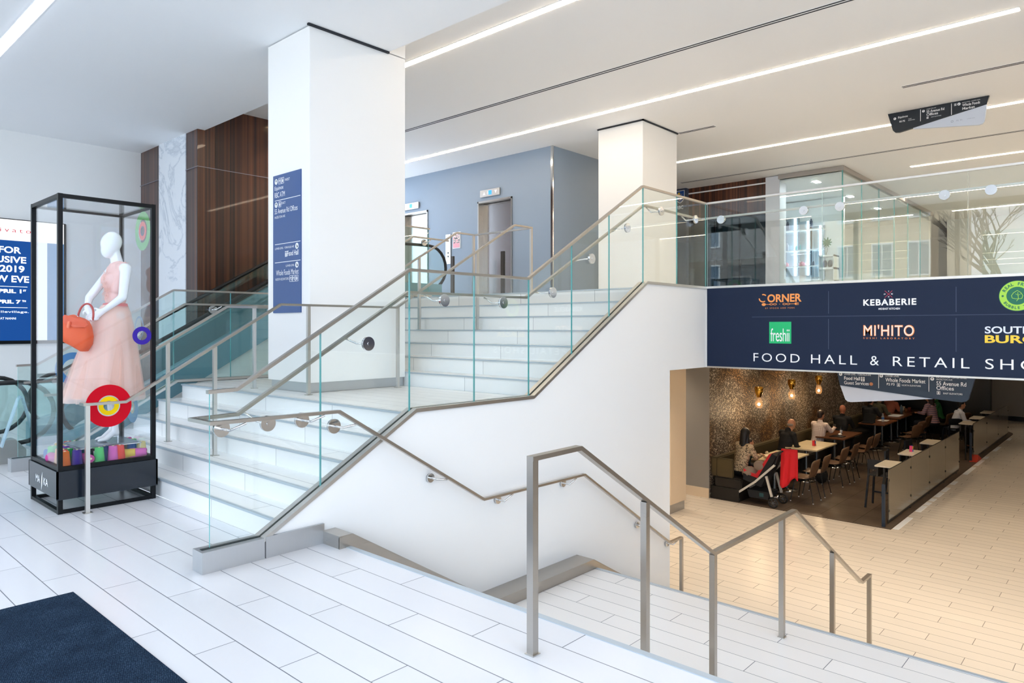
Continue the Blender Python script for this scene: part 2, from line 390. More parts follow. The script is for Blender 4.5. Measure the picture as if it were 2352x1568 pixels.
# ceilings
sbox('ceiling', 'ceil_low', -3.6, 5.02, -6, 13.6, LC, LC + .6)
b = MB()
b.box(5.02, 32, -6, 13.6, HC, HC + .3); struct(b.build('ceiling', 'ceil'))
sbox('trim_3', 'gap', 3.97, 5.02, 6.47, 6.502, LC - .02, LC - .0005)
b = MB(); b.box(5.02, 5.3, 6.47, 6.5, HC - .02, HC - .001); b.box(10.41, 11.62, 6.43, 6.46, HC - .025, HC - .001); b.box(10.41, 10.435, 6.43, 7.39, HC - .025, HC - .001); struct(b.build('trim_4', 'gap'))
# outer walls
sbox('wall_left', 'paint', -3.6, 4.9, 13.6, 13.8, -.3, LC)
b = MB(); b.box(4.8, 32, -6.2, -6, LZ, HC); b.box(-3.7, 4.8, -6.2, -6, 4.45, HC); b.box(2.5, 4.8, -6.2, -6, LZ, .1); b.box(-3.7, 4.8, -6.2, -6, -.3, .1); struct(b.build('wall_right', 'paint'))
b = MB()
for x in (-3.6, -1.5, .6, 2.7, 4.78): b.box(x - .04, x + .04, -6.13, -6.05, .1, 4.45)
b.box(-3.6, 4.8, -6.13, -6.05, 2.5, 2.57); struct(b.build('window_4', 'blackm'))
sbox('wall_far', 'paint', 32, 32.2, -6, 13.6, LZ, HC)
# walls of the stair well: the tall white wall carrying the stair
b = MB(); prof = [(1.9, 0), (1.9, .1), (2.29, .1), (3.57, .835), (4.99, .835), (6.985, 2.005), (8.44, 2.005), (8.44, .986), (7.51, .986), (7.51, LZ), (2.5, LZ), (2.5, 0)]
b.prism([(x, 4.27, z) for x, z in prof], (0, .10, 0)); struct(b.build('wall_staircase', 'paint'))
b = MB(); b.box(7.42, 7.51, 4.37, 8.8, LZ, UP - .3); b.box(2.5, 7.42, 8.73, 8.86, LZ, -.3); struct(b.build('wall_under_stair', 'paint'))
sbox('baseboard_front', 'steel_dark', 2.295, 2.73, 4.248, 4.268, 0, .139)
sbox('wall_landing', 'paint', 2.55, 2.81, -6, 4.255, LZ, -.3)
# fascia above the lower hall, its soffit and the warm recess below
b = MB(); b.box(8.44, 8.60, -6, 4.37, .986, 2.005); b.box(7.51, 8.6, 4.375, 8.8, .99, 1.2); struct(b.build('wall_fascia', 'paint'))
b = MB(); b.box(8.6, 32, -6, 13.6, 1.2, 1.4); b.box(7.51, 8.6, 4.38, 13.6, 1.2, 1.4); struct(b.build('ceiling', 'ceil'))
sbox('wall_recess', 'warm_grey', 12.88, 12.9, 6.452, 9.0, LZ, 1.2)
sbox('baseboard_recess', 'tan', 12.86, 12.88, 6.452, 9.0, LZ, LZ + .19)
sbox('wall_pebble', 'pebble', 12.9, 25.5, 6.45, 6.6, LZ, 1.2)
b = MB(); b.box(7.51, 12.9, 8.9, 9.0, LZ, 1.2); struct(b.build('wall_lower_back', 'paint'))
sbox('wall_cafe_end', 'black', 25.5, 25.9, 3.6, 6.6, LZ, 1.2)
sbox('wall_corridor_end', mat('grey_wall', '#a7a39b', .6), 31.0, 31.2, -6, 6.6, LZ, 1.2)
sbox('baseboard_corridor', 'black', 30.96, 31.0, -6, 3.9, LZ, LZ + .16)
b = MB(); b.box(12.9, 27, 3.2, 6.45, LZ, LZ + .006)
b.prism([(27 + 1.0 * sin(a * pi / 10), 4.2 - 1.0 * cos(a * pi / 10), LZ) for a in range(11)], (0, 0, .006)); struct(b.build('floor', 'tile_dark'))
b = MB()
for x0, x1 in ((12.98, 13.95), (14.5, 15.05), (15.15, 15.4), (15.55, 15.8), (16.0, 16.5), (16.62, 17.1), (17.5, 17.9), (18.9, 20.0), (20.3, 21.2), (21.5, 21.9), (23, 23.9), (25.5, 26)): b.box(x0, x1, 3.1, 3.19, LZ, LZ + .005)
tag(b.build('floor_marking', 'white'), 'row of white dashes along the edge of the dark cafe floor', 'floor marking')
# left block: dark wood and marble panels
b = MB(); b.box(4.90, 7.9, 11.25, 13.6, 0, LC); b.box(5.02, 7.9, 11.25, 13.6, LC, HC); struct(b.build('wall_back', 'wood'))
b = MB(); b.box(4.885, 4.90, 11.66, 12.745, 0, LC); struct(b.build('wall_marble_panel', 'marble'))
b = MB()
for y0, y1 in ((11.25, 11.66), (12.745, 13.6)): b.box(4.884, 4.9, y0, y1, 4.064, 4.072)
b.box(4.89, 7.9, 11.242, 11.25, 4.074, 4.082); struct(b.build('trim_5', mat('metal_reveal', '#9a96a2', .3, metal=.8)))
b = MB()
for x in (5.19, 7.6): b.box(x, x + .01, 11.246, 11.25, 4.08, HC)
struct(b.build('trim_6', 'black'))
# elevator wall
b = MB()
def hole_wall_x(b, x0, x1, y0, y1, z0, z1, holes):
    ys = sorted(holes); cur = y0
    for (a, c, h) in ys:
        if a > cur: b.box(x0, x1, cur, a, z0, z1)
        b.box(x0, x1, a, c, h, z1); cur = c
    b.box(x0, x1, cur, y1, z0, z1)
hole_wall_x(b, 10.74, 10.94, 8.70, 13.6, UP, HC, [(9.76, 10.765, 4.215), (12.41, 13.35, 4.23)])
b.box(10.94, 14.5, 8.70, 8.86, UP, HC); struct(b.build('wall_elevator', 'blue_paint'))
b = MB(); b.box(10.94, 11.6, 8.86, 13.6, UP, HC); struct(b.build('wall_elevator_core', 'warm_grey'))
sbox('trim_7', 'chrome', 10.725, 10.76, 8.68, 8.73, UP, HC)
# street front behind the camera
hs = [-6.0, -3.6, -1.2, 1.2, 3.6, 6.0, 8.4, 10.8, 13.6]
b = MB()
b.box(-3.7, -3.55, -6, 13.6, -.3, .12); b.box(-3.7, -3.55, -6, 13.6, 4.5, LC + .3)
for y in hs: b.box(-3.68, -3.56, y - .05, y + .05, .12, 4.5)
b.box(-3.68, -3.56, -6, 13.6, 2.55, 2.63); struct(b.build('window_1', 'blackm'))
b = MB(); b.box(-3.625, -3.615, -5.95, 13.6, .12, 4.5); struct(b.build('window_2', 'glass_case'))
# ceiling strip lights (recessed LED lines, these light the halls)
E_STRIP = 21
em = mat('strip_light', '#ffffff', emit=(255, 232, 204), estr=E_STRIP); eml = mat('strip_light_cool', '#ffffff', emit=(232, 240, 255), estr=E_STRIP * .8)
lab = ['nearest long ceiling light strip, running past the tall white column', 'long ceiling light strip running over the stair from the elevator wall', 'ceiling light strip that the hanging dark sign is fixed across', 'short bright ceiling light strip right above the glass corner shop', 'ceiling light strip deep in the upper hall, second from the end wall', 'added ceiling light strip that brightens the far end of the upper hall']
for (x, y0, y1), L in zip(STRIPS, lab):
    t = thing('ceiling_light_strip', L, 'ceiling light', (x, (y0 + y1) / 2, HC), 'recessed ceiling light strips')
    MB().box(x - .055, x + .055, y0, y1, HC - .006, HC).build('trim_frame', 'pl', t)
    MB().box(x - .045, x + .045, y0 + .01, y1 - .01, HC - .012, HC - .0065).build('diffuser', em, t)
t = thing('ceiling_light_strip', 'bluish white light strip in the low ceiling at the top left corner', 'ceiling light', (1.98, 2.5, LC), 'recessed ceiling light strips')
MB().box(1.915, 2.045, -4, 11.6, LC - .006, LC).build('trim_frame', 'pl', t)
MB().box(1.93, 2.03, -3.99, 11.59, LC - .012, LC - .0065).build('diffuser', eml, t)
# slot diffusers in the ceiling
for x, y0, y1, L in ((8.14, -5, 11.2, 'long twin black ceiling slot between the two nearest light strips'), (11.64, 5.71, 6.44, 'short ceiling air slot beside the far white column'),
                     (11.64, -5, 2.74, 'ceiling air slot above the hanging dark sign'), (15.66, -5, 8.6, 'far thin ceiling slot in front of the glass corner shop'), (7.4, -5, -2, 'ceiling air slot at the right end of the upper hall')):
    t = thing('ceiling_slot', L, 'air vent', (x, (y0 + y1) / 2, HC), 'twin ceiling slots')
    MB().box(x - .045, x + .045, y0, y1, HC - .004, HC).build('slot_frame', 'pl', t)
    for dx in (-.028, .028): MB().box(x + dx - .012, x + dx + .012, y0 + .01, y1 - .01, HC - .006, HC - .0045).build('slot_opening', 'gap', t)
# columns
def column(label, x0, x1, y0, y1, z0, z1, pl):
    t = thing('column', label, 'column', ((x0 + x1) / 2, (y0 + y1) / 2, z0))
    MB().box(x0, x1, y0, y1, z0 + pl + .002, z1 - .012, .004).build('shaft', 'paint', t)
    MB().box(x0 + .03, x1 - .01, y0 + .03, y1 - .03, z0 + .002, z0 + pl + .003).build('plinth', 'steel_dark', t); return t
column('tall white square column on the mid landing with blue directory sign', 4.0, 5.272, 6.50, 7.36, ML, LC, .105)
b = MB(); b.box(5.02, 5.272, 6.5, 7.36, LC, HC); struct(b.build('trim_8', 'paint'))
column('far white square column on the upper floor behind the stair', 10.43, 11.6, 6.45, 7.38, UP, HC, .1)
column('beige column in the lower hall beside the end of the stair wall', 11.25, 11.82, 6.38, 7.2, LZ, 1.2, .17)
bpy.data.objects['shaft.002'].data.materials[0] = M['tan']
b = MB(); b.box(7.4, 7.5, 8.8, 11.25, -.3, UP - .3); struct(b.build('wall_escalator_end', 'paint'))
b = MB(); b.box(10.74, 32, 13.6, 13.8, LZ, HC); b.box(7.9, 10.74, 13.6, 13.8, LZ, UP + .05); struct(b.build('wall_rear_hall', 'paint'))
b = MB(); b.box(7.9, 10.74, 13.65, 13.72, UP + .05, UP + .12); b.box(7.9, 10.74, 13.65, 13.72, HC - .08, HC)  # glazed opening added so fill daylight reaches the elevator wall
for x in (7.93, 9.3, 10.70): b.box(x - .03, x + .03, 13.65, 13.72, UP + .12, HC - .08)
struct(b.build('added_fill_window', 'blackm')); sbox('added_fill_pane', 'glass_case', 7.95, 10.7, 13.68, 13.69, UP + .1, HC - .05)
# ================================================================ STAIRS
def stair(label, nos, y0, y1, zs, below, tread_end, m_t, descending=False, loc=None):
    """nos: x of each nosing, zs: top height of each tread; every step a part with its nosing strip"""
    t = thing('staircase', label, 'staircase', loc or (nos[0], (y0 + y1) / 2, zs[0]))
    for i, (x, z) in enumerate(zip(nos, zs)):
        x1 = nos[i + 1] if i + 1 < len(nos) else tread_end
        zb = below[i]
        b = MB(); b.box(x + (.012 if not descending else 0), x1 + .012, y0, y1, zb, z - .012 if False else z)
        b.cur = 0
        # risers get the riser tile, the tread its own: side faces index 1
        s = MB(); s.add(b.v, b.f)
        s.mi = [0, 0, 1, 1, 1, 1]
        o = s.build('step', [m_t, 'riser'], t)
        if not descending: MB().box(x - .004, x + .024, y0 + .002, y1 - .002, z - .014, z + .0025).build('nosing', 'nosing', o)
    return t
n1 = [2.495 + .277 * k for k in range(5)]; z1 = [.1625 * (k + 1) for k in range(5)]
t = stair('lower white tiled flight rising from the entrance floor to the mid landing', n1[:4], 4.375, 8.72, z1[:4], [0] * 4, n1[4], 'tile_land', loc=(2.5, 6.5, 0))
b = MB(); b.box(3.603 + .012, 5.27, 4.375, 8.72, .35, ML); s = MB(); s.add(b.v, b.f); s.mi = [0, 0, 1, 1, 1, 1]
o = s.build('landing', ['tile_land', 'riser'], t); MB().box(3.599, 3.64, 4.377, 8.718, ML - .014, ML + .0025).build('nosing', 'nosing', o)
n2 = [5.27 + .285 * k for k in range(7)]; z2 = [ML + (UP - ML) / 7 * (k + 1) for k in range(7)]
stair('upper white tiled flight rising from the mid landing to the elevator hall', n2, 4.375, 8.72, z2, [ML] * 7, 7.0, 'tile_land', loc=(5.27, 6.5, ML))
n3 = [2.81 + .288 * k for k in range(5)]; zz = [LAND / 5 * (k + 1) for k in range(5)]
stair('short flight going down from the entrance floor to the lower landing', n3[:4], -5.98, 4.06, zz[:4], [LZ] * 4, n3[4], 'tile_land', True, loc=(2.81, 1, LZ))
b = MB(); b.box(n3[4], 5.72, -6, 4.06, LZ, LAND); struct(b.build('floor', 'tile_land'))
n4 = [5.72 + .277 * k for k in range(6)]; z4 = [LAND - .1642 * (k + 1) for k in range(5)]
stair('bottom flight going down from the lower landing to the food hall', n4[:5], -5.98, 4.06, z4, [LZ] * 5, n4[5], 'tile_low', True, loc=(5.72, 1, LZ))

# metal clad kerb beside the downward stair
t = thing('stair_kerb', 'low steel clad kerb hugging the white wall down the lower stair', 'kerb', (2.73, 4.16, LZ))
b = MB(); pr = [(2.73, .08), (2.83, .08), (4.25, -.79), (5.66, -.79), (7.45, -1.79), (7.45, LZ), (2.9, LZ), (2.9, -.3), (2.83, -.02), (2.73, 0)]
b.prism([(x, 4.062, z) for x, z in pr], (0, .206, 0)); b.build('kerb_body', 'steel', t)
b = MB()
for (xa, za), (xb, zb) in zip(pr[:4], pr[1:5]): b.prism([(xa, 4.055, za), (xb, 4.055, zb), (xb, 4.055, zb + .006), (xa, 4.055, za + .006)], (0, .213, 0))
b.box(2.722, 2.73, 4.055, 4.268, 0, .086); b.box(2.722, 2.83, 4.053, 4.062, -.0, .08); b.build('kerb_cap', 'steel', t)

# ================================================================ GLASS BALUSTRADES
def prof_z(prof, x):
    for (xa, za), (xb, zb) in zip(prof[:-1], prof[1:]):
        if xa <= x <= xb: return za + (zb - za) * (x - xa) / (xb - xa)
    return prof[-1][1]
TOP = [(1.94, 1.10), (2.125, 1.105), (3.54, 1.955), (4.965, 1.958), (6.97, 3.122), (8.6, 3.125)]
BOT = [(1.88, .135), (2.285, .135), (3.565, .865), (4.985, .865), (6.985, 2.03), (8.6, 2.03)]
def panel(t, y, xa, xb, th=.0125, gm='glass'):
    xs = [xa] + [x for x, _ in BOT if xa < x < xb] + [xb]; xt = [xa] + [x for x, _ in TOP if xa < x < xb] + [xb]
    low = [(x, y, prof_z(BOT, x) - .02) for x in xs]; high = [(x, y, prof_z(TOP, x) - .008) for x in xt][::-1]
    P = low + high; b = MB(); b.prism([(a, y - th / 2, c) for a, _, c in P], (0, th, 0)); n = len(P)
    b.mi = [0, 0] + [1] * n
    return b.build('glass_panel', [gm, 'edge'], t)
def balustrade_y(t, y, joints, end, side=-1, box=True, gm='glass'):
    g = .004
    for a, c in zip(joints[:-1], joints[1:]): panel(t, y, a + g, c - g, gm=gm)
    top = [(x, y, z) for x, z in TOP if x < end] + [(end, y, prof_z(TOP, end))]
    MB().bar(top, .036, .022).build('top_rail', 'steel', t)
    b = MB()
    bt = [(x, z) for x, z in BOT if 2.2 < x < end] + [(end, prof_z(BOT, end))]
    for ya, yb in ((y - .062, y - .012), (y + .012, y + .062)):
        for (xa, za), (xb, zb) in zip(bt[:-1], bt[1:]): b.prism([(xa, ya, za - .03), (xb, ya, zb - .03), (xb, ya, zb), (xa, ya, za)], (0, yb - ya, 0))
    b.build('base_channel', 'steel_light', t)
    b = MB()
    for (xa, za), (xb, zb) in zip(bt[:-1], bt[1:]): b.prism([(xa, y - .012, za - .04), (xb, y - .012, zb - .04), (xb, y - .012, zb - .012), (xa, y - .012, za - .012)], (0, .024, 0))
    b.build('gasket', 'gasket', t)
    b = MB(); b.box(1.88, 2.285, y - .068, y + .068, 0, .132); b.cur = 1; b.box(1.90, 2.285, y - .013, y + .013, .132, .1365); b.build('end_box', ['steel_dark', 'gasket'], t)
t = thing('glass_balustrade', 'front clear glass balustrade climbing the near side of the white stair', 'balustrade', (1.9, 4.315, 0))
balustrade_y(t, 4.315, [1.95, 2.74, 3.54, 4.255, 4.972, 5.634, 6.295, 6.978, 7.756, 8.52], 8.53)
t = thing('glass_balustrade', 'glass balustrade on the far side of the stair next to the escalator', 'balustrade', (1.9, 8.79, 0))
balustrade_y(t, 8.79, [1.95, 2.74, 3.54, 4.255, 4.972, 5.634, 6.295, 6.978, 7.62], 7.64, gm='glass_teal')
# upper balustrade above the navy banner
t = thing('glass_balustrade', 'long level glass balustrade above the navy food hall banner', 'balustrade', (8.53, 1, 2.0))
js = [4.31 - .006, 2.844, 1.392, -.06, -1.512, -2.964, -4.4, -5.95]
for a, c in zip(js[:-1], js[1:]):
    b = MB(); b.box(8.524, 8.536, c + .004, a - .004, 2.01, 3.115); b.mi = [1, 1, 1, 0, 1, 0]; b.build('glass_panel', ['glass', 'edge_l'], t)
MB().bar([(8.53, 4.33, 3.125), (8.53, -6, 3.125)], .036, .022).build('top_rail', 'steel_light', t)
b = MB(); b.box(8.425, 8.60, -6, 4.375, 2.005, 2.032); b.build('base_channel', 'steel_light', t)

def standoff(parent, c, n, rail, r=.052, both=False):
    """disc fixing with a little arm to the handrail; n = outward normal on the visible side"""
    c = Vector(c); n = Vector(n); rail = Vector(rail); b = MB()
    b.ring(c + n * .004, n, 0, r * .985, .004, 28); b.ring(c + n * .012, n, 0, r, .014, 28)
    o = b.build('bracket', 'chrome', parent)
    q = MB(); q.ring(c + n * .008, n, 0, r * .96, .006, 28); q.build('gasket', 'rubber', o)
    d = rail - c; hor = n * d.dot(n); p1 = c + hor * .93
    q = MB(); q.tube([c + n * (.02 if d.dot(n) > 0 else 0), p1, rail - Vector((0, 0, .018))], .008, 8); q.tube([c, c + n * .03], .012, 10); q.build('arm', 'chrome', o)
    return o
# handrail that runs down inside the glass, loops round its end and goes on down the outer wall
t = thing('handrail', 'continuous flat steel handrail looping round the end of the front glass balustrade', 'handrail', (1.9, 4.3, 0))
IN = 4.44; OUT = 4.165
path = [(8.63, -6, 2.945), (8.63, IN, 2.945), (7.19, IN, 2.945), (5.075, IN, 1.787), (3.629, IN, 1.785), (2.195, IN, .93), (1.90, IN, .925), (1.90, OUT, .925), (2.79, OUT, .918), (4.215, OUT, .052), (5.64, OUT, .04), (7.32, OUT, -1.018), (7.60, OUT, -1.018)]
MB().bar(path, .036, .022).build('rail', 'steel', t)
MB().bar([(7.60, OUT, -1.02), (7.60, OUT, LZ)], .035, .035, up=(1, 0, 0)).build('post', 'steel', t)
def in_z(x):
    pp = [(p[0], p[2]) for p in path[1:7]][::-1]; return prof_z(pp, x)
for x, z in ((2.329, .87), (3.129, 1.38), (3.888, 1.723), (4.596, 1.723), (5.301, 1.84), (5.945, 2.215), (6.617, 2.605), (7.345, 2.88), (8.194, 2.88)):
    standoff(t, (x, 4.306, z), (0, -1, 0), (x - .09, IN, in_z(x - .09)))
op = [(p[0], p[2]) for p in path[7:]]
for x, z, y in ((2.017, .868, 4.305), (2.578, .868, 4.305), (2.833, .80, 4.305), (3.705, .30, 4.27), (4.488, -.016, 4.27), (5.418, -.023, 4.27), (6.757, -.711, 4.27), (7.418, -1.066, 4.27)):
    standoff(t, (x, y, z), (0, -1, 0), (x + .10, OUT, prof_z(op, x + .10)), r=.052 if y > 4.3 else .036)
for y in (4.096, 3.049, 2.64, 1.598, 1.19, .15, -.26, -1.3, -1.72): standoff(t, (8.522, y, 2.892), (-1, 0, 0), (8.63, y, 2.945))
# handrail on the far side of the stair
t = thing('handrail', 'flat steel handrail fixed to the far glass balustrade beside the escalator', 'handrail', (1.9, 8.68, 0))
pf = [(7.95, 8.67, 2.945), (7.19, 8.67, 2.945), (5.075, 8.67, 1.787), (3.629, 8.67, 1.785), (2.195, 8.67, .93), (1.98, 8.67, .925)]
MB().bar(pf, .036, .022).build('rail', 'steel', t)
for x in (2.3, 3.1, 4.014, 4.8, 5.5, 6.3, 7.5): standoff(t, (x, 8.78, in_z(x) - .06), (0, -1, 0), (x + .07, 8.67, in_z(x + .07)))
# free standing square handrails up the middle of the stair
def centre_rail(label, y, posts, cross=None):
    t = thing('handrail', label, 'handrail', (1.87, y, 0), 'twin centre handrails of the white stair')
    pts = [(1.87, y, .878), (2.17, y, .878), (3.592, y, 1.728), (5.03, y, 1.728), (7.04, y, 2.885), (7.40, y, 2.885)]
    if cross: pts = [(1.87, y + .09, .878)] + pts
    MB().bar(pts, .036, .022).build('rail', 'steel', t)
    pz = [(p[0], p[2]) for p in pts if p[1] == y]
    for x, z0 in posts:
        o = MB().bar([(x, y, z0), (x, y, prof_z(pz, x) - .008)], .032, .032, up=(1, 0, 0)).build('post', 'steel_light', t)
        MB().box(x - .03, x + .03, y - .03, y + .03, z0, z0 + .006).build('foot_plate', 'steel', o)
    return t
t = centre_rail('near centre steel handrail starting in front of the display case', 6.36, [(1.885, 0), (2.93, .325), (3.90, ML), (5.05, ML), (6.33, z2[3]), (7.385, UP)], True)
MB().bar([(7.40, 6.36, 2.885), (7.40, 7.48, 2.885)], .036, .022).build('cross_bar', 'steel', t)
centre_rail('farther centre steel handrail passing behind the display case and the tall column', 7.5, [(2.965, .325), (3.91, ML), (5.02, ML), (6.33, z2[3]), (7.385, UP)])
# foreground handrail of the downward stair
t = thing('handrail', 'free standing steel handrail in the foreground stepping down to the food hall', 'handrail', (2.445, 2.1, LZ))
fy = 2.1; fp = [(2.43, fy, .90), (2.80, fy, .903), (4.243, fy, .036), (5.655, fy, .04), (7.40, fy, -1.0), (7.69, fy, -1.0)]
MB().bar(fp, .040, .022).build('rail', 'steel', t)
pz = [(p[0], p[2]) for p in fp]
for x, z0 in ((2.448, 0), (3.42, zz[2]), (4.25, LAND), (5.40, LAND), (6.562, z4[3]), (7.672, LZ)):
    o = MB().bar([(x, fy, z0), (x, fy, prof_z(pz, x) - .008)], .038, .038, up=(1, 0, 0)).build('post', 'steel', t)
    MB().box(x - .026, x + .026, fy - .026, fy + .026, z0, z0 + .005).build('foot_plate', 'steel_light', o)

# ================================================================ ESCALATORS
def loop(xc, z, r, sgn, n=12):
    """half circle of handrail at a newel, sgn +1 bulges to +x"""
    return [(xc + sgn * r * sin(pi * k / n), z - r + r * cos(pi * k / n)) for k in range(n + 1)]
def escalator(label, ys, top_path, skirt, gm='glass_teal', sm='steel_light'):
    """top_path: list of (x, z) closed outline of the handrail; skirt: polygon of the metal skirt"""
    x0 = min(p[0] for p in top_path); t = thing('escalator', label, 'escalator', (x0, sum(ys) / 2, 0))
    for y in ys:
        MB().tube([(x, y, z) for x, z in top_path], .026, 8).build('handrail_belt', 'rubber', t)
        b = MB(); b.prism([(x, y - .006, z) for x, z in top_path], (0, .012, 0)); n = len(top_path); b.mi = [0, 0] + [1] * n
        b.build('glass_panel', [gm, 'edge'], t)
        b = MB(); b.prism([(x, y - .09, z) for x, z in skirt], (0, .18, 0)); b.build('skirt', sm, t)
    return t
# the one that climbs beside the stair
zi = lambda x: 1.30 + (x - 3.485) * .5641
ext = [(2.88, zi(2.88)), (7.55, 2.895)]
path = [(2.75, .22)] + [(2.85 - .36 * sin(pi * k / 12), .25 + .33 - .33 * cos(pi * k / 12)) for k in range(1, 12)][0:0]
L = [(2.95, .24)] + [(2.80 - .34 * sin(pi * k / 10), .57 - .34 * cos(pi * k / 10)) for k in range(11)] + [(2.90, zi(2.9))] + [(6.1, zi(6.1)), (6.45, zi(6.1) + .14), (6.8, 2.885)] + [(7.9, 2.91)] + loop(8.0, 2.91, .37, 1) + [(7.8, 2.17)]
sk = [(2.45, 0), (2.45, .30), (2.8, .40), (3.0, zi(3.0) - .42), (6.2, zi(6.2) - .42), (6.9, 2.25), (8.2, 2.25), (8.2, 1.97), (6.6, 1.97), (6.2, zi(6.2) - .78), (3.0, zi(3.0) - .78), (2.7, 0)]
t = escalator('teal glazed escalator climbing behind the stair along the dark wood wall', (9.2, 10.55), L, sk, sm=mat('teal_steel_skirt', '#7aa2b0', .3, metal=.4))
b = MB(); b.prism([(2.7, 9.16, 0), (3.0, 9.16, zi(3.0) - .775), (6.2, 9.16, zi(6.2) - .775), (6.6, 9.16, 1.965), (7.38, 9.16, 1.965), (7.38, 9.16, 0)], (0, .08, 0)); b.build('truss_panel', 'paint', t)
b = MB()
for k in range(17):
    x = 3.1 + k * .245; z = .16 + k * .1415
    if x > 7: break
    b.box(x, x + .245, 9.3, 10.45, z - .12, z)
b.build('steps', mat('escalator_step', '#5b6065', .45, metal=.7), t)
# the one leading off to the left
L = [(-3.4, .885), (2.05, .885)] + loop(2.1, .885, .34, 1) + [(1.9, .205), (-3.4, .205)]
sk = [(-3.4, 0), (-3.4, .26), (2.05, .26), (2.15, .14), (2.15, 0)]
t = escalator('escalator with rounded black handrail ends at the far left edge', (9.4, 10.5), L, sk)
b = MB(); b.box(-3.4, 2.1, 9.5, 10.4, .05, .12); b.build('steps', 'blackm', t)
# entry guard made of a folded acrylic sheet by its end
t = thing('acrylic_guard', 'small clear A shaped acrylic barrier standing before the left escalator', 'barrier', (2.05, 9.22, 0))
b = MB(); b.bar([(1.90, 9.23, .20), (2.055, 9.23, .72), (2.075, 9.23, .74), (2.095, 9.23, .72), (2.20, 9.23, .30)], .10, .012, up=(0, 0, 1)); b.build('sheet', mat('frosted_acrylic', '#bcd8e6', .1, alpha=.55), t)
# ================================================================ NAVY BANNER ON THE FASCIA
BX = 8.428
t = thing('banner_sign', 'wide navy food hall banner with shop logos under the level glass balustrade', 'sign', (BX, 0, .99))
MB().box(8.428, 8.44, -5.9, 4.25, 1.003, 2.003).build('banner_sheet', 'navy', t)
MB().box(8.422, 8.44, -5.9, 4.25, .983, 1.002).build('bottom_trim', 'steel_light', t)
RT = (0, -1, 0); UPV = (0, 0, 1)
def lt(name, s, y, z, m, w=None, h=None, align='L', sp=1.0, bold=0, x=BX - .0005, ext=.0015, parent=None, label=None):
    o = text_mb(s, (x, y, z), RT, UPV, w, h, align, sp, bold, ext).build(name, m, parent if parent is not None else t)
    return o
b = MB()
for y in (2.741, 1.48, .1): b.box(BX - .001, BX, y - .003, y + .003, 1.25, 1.60); b.box(BX - .001, BX, y - .003, y + .003, 1.66, 1.92)
b.box(BX - .001, BX, -5, 3.65, 1.627, 1.633); b.build('grid_lines', 'line', t)
# CORNER with cutlery
cor = MAT_OR = mat('corner_orange', '#f29a50', .5)
b = text_mb('ORNER', (BX - .0005, 3.455, 1.806), RT, UPV, w=.41, h=.098, bold=.028, ext=.0015)
def arcpts(yc, zc, ry, rz, a0, a1, n=14): return [(BX - .0015, yc - ry * cos(radians(a0 + (a1 - a0) * k / n)), zc + rz * sin(radians(a0 + (a1 - a0) * k / n))) for k in range(n + 1)]
b.bar(arcpts(3.51, 1.858, .046, .043, 180, 305), .014, .003, up=(1, 0, 0)); b.bar(arcpts(3.505, 1.862, .04, .042, 40, 110), .014, .003, up=(1, 0, 0))
b.build('corner_logo', cor, t)
b = MB(); X = BX - .0015
b.add([(X, 3.50 - .026 * cos(2 * pi * k / 20), 1.782 + .018 * sin(2 * pi * k / 20)) for k in range(20)], [list(range(20))])
b.box(X, BX, 3.475, 3.42, 1.780, 1.785)
for yc in (3.385, 3.225):
    for s in (-1, 1): b.bar([(X, yc - .045 + .09 * k / 14, 1.7825 + s * .010 * sin(pi * 2 * k / 14)) for k in range(15)], .005, .002, up=(1, 0, 0))
b.box(X, BX, 3.308, 3.302, 1.779, 1.786); b.box(X, BX, 3.18, 3.13, 1.780, 1.785)
b.add([(X, 3.13, 1.783), (X, 3.118, 1.797), (X, 3.105, 1.797), (X, 3.105, 1.769), (X, 3.118, 1.769)], [(0, 1, 2, 3, 4)])
for dz in (-.011, 0, .011): b.box(X, BX, 3.108, 3.078, 1.781 + dz, 1.786 + dz)
b.build('spoon_and_fork', cor, t)
lt('small_lettering', 'BY SPOON AND FORK', 3.48, 1.727, cor, w=.355, h=.017, sp=1.6)
lt('kebaberie_lettering', 'KEBABERIE', 2.368, 1.743, 'white', w=.525, h=.07, sp=1.15, bold=.03)
lt('small_lettering', 'MIDEAST KITCHEN', 2.212, 1.695, 'white', w=.212, h=.021, bold=.02)
b = MB(); 
for s in (-1, 1): b.bar([(X, 2.112 + s * .037, 1.828), (X, 2.112 - s * .037, 1.902)], .005, .002, up=(1, 0, 0))
b.build('crossed_skewers', mat('crimson', '#b8344e', .5), t)
b = text_mb('19', (BX - .0005, 2.158, 1.858), RT, UPV, h=.014, bold=.03); text_mb('90', (BX - .0005, 2.088, 1.858), RT, UPV, h=.014, bold=.03, mb=b)
text_mb('T', (BX - .0005, 2.117, 1.888), RT, UPV, h=.013, bold=.03, mb=b); text_mb('O', (BX - .0005, 2.118, 1.829), RT, UPV, h=.013, bold=.03, mb=b); b.build('small_lettering', 'white', t)
# freshii
o = MB().box(BX - .002, BX, 3.432, 3.166, 1.308, 1.569).build('green_square', mat('fresh_green', '#0bb86f', .5), t)
lt('freshii_lettering', 'freshii', 3.415, 1.332, 'white', w=.228, h=.158, sp=.95, x=BX - .0022)
# MI'HITO
lt('mihito_lettering', "MI'HITO", 2.368, 1.405, 'orange', w=.508, h=.128, bold=.028, sp=1.1)
lt('lettering_inline', "MI'HITO", 2.360, 1.411, mat('pale_orange', '#ffe6d2', .5), w=.492, h=.116, bold=0, sp=1.1, x=BX - .0024)
lt('small_lettering', 'SUSHI LABORATORY', 2.368, 1.374, 'orange', w=.508, h=.018, sp=1.9, bold=.01)
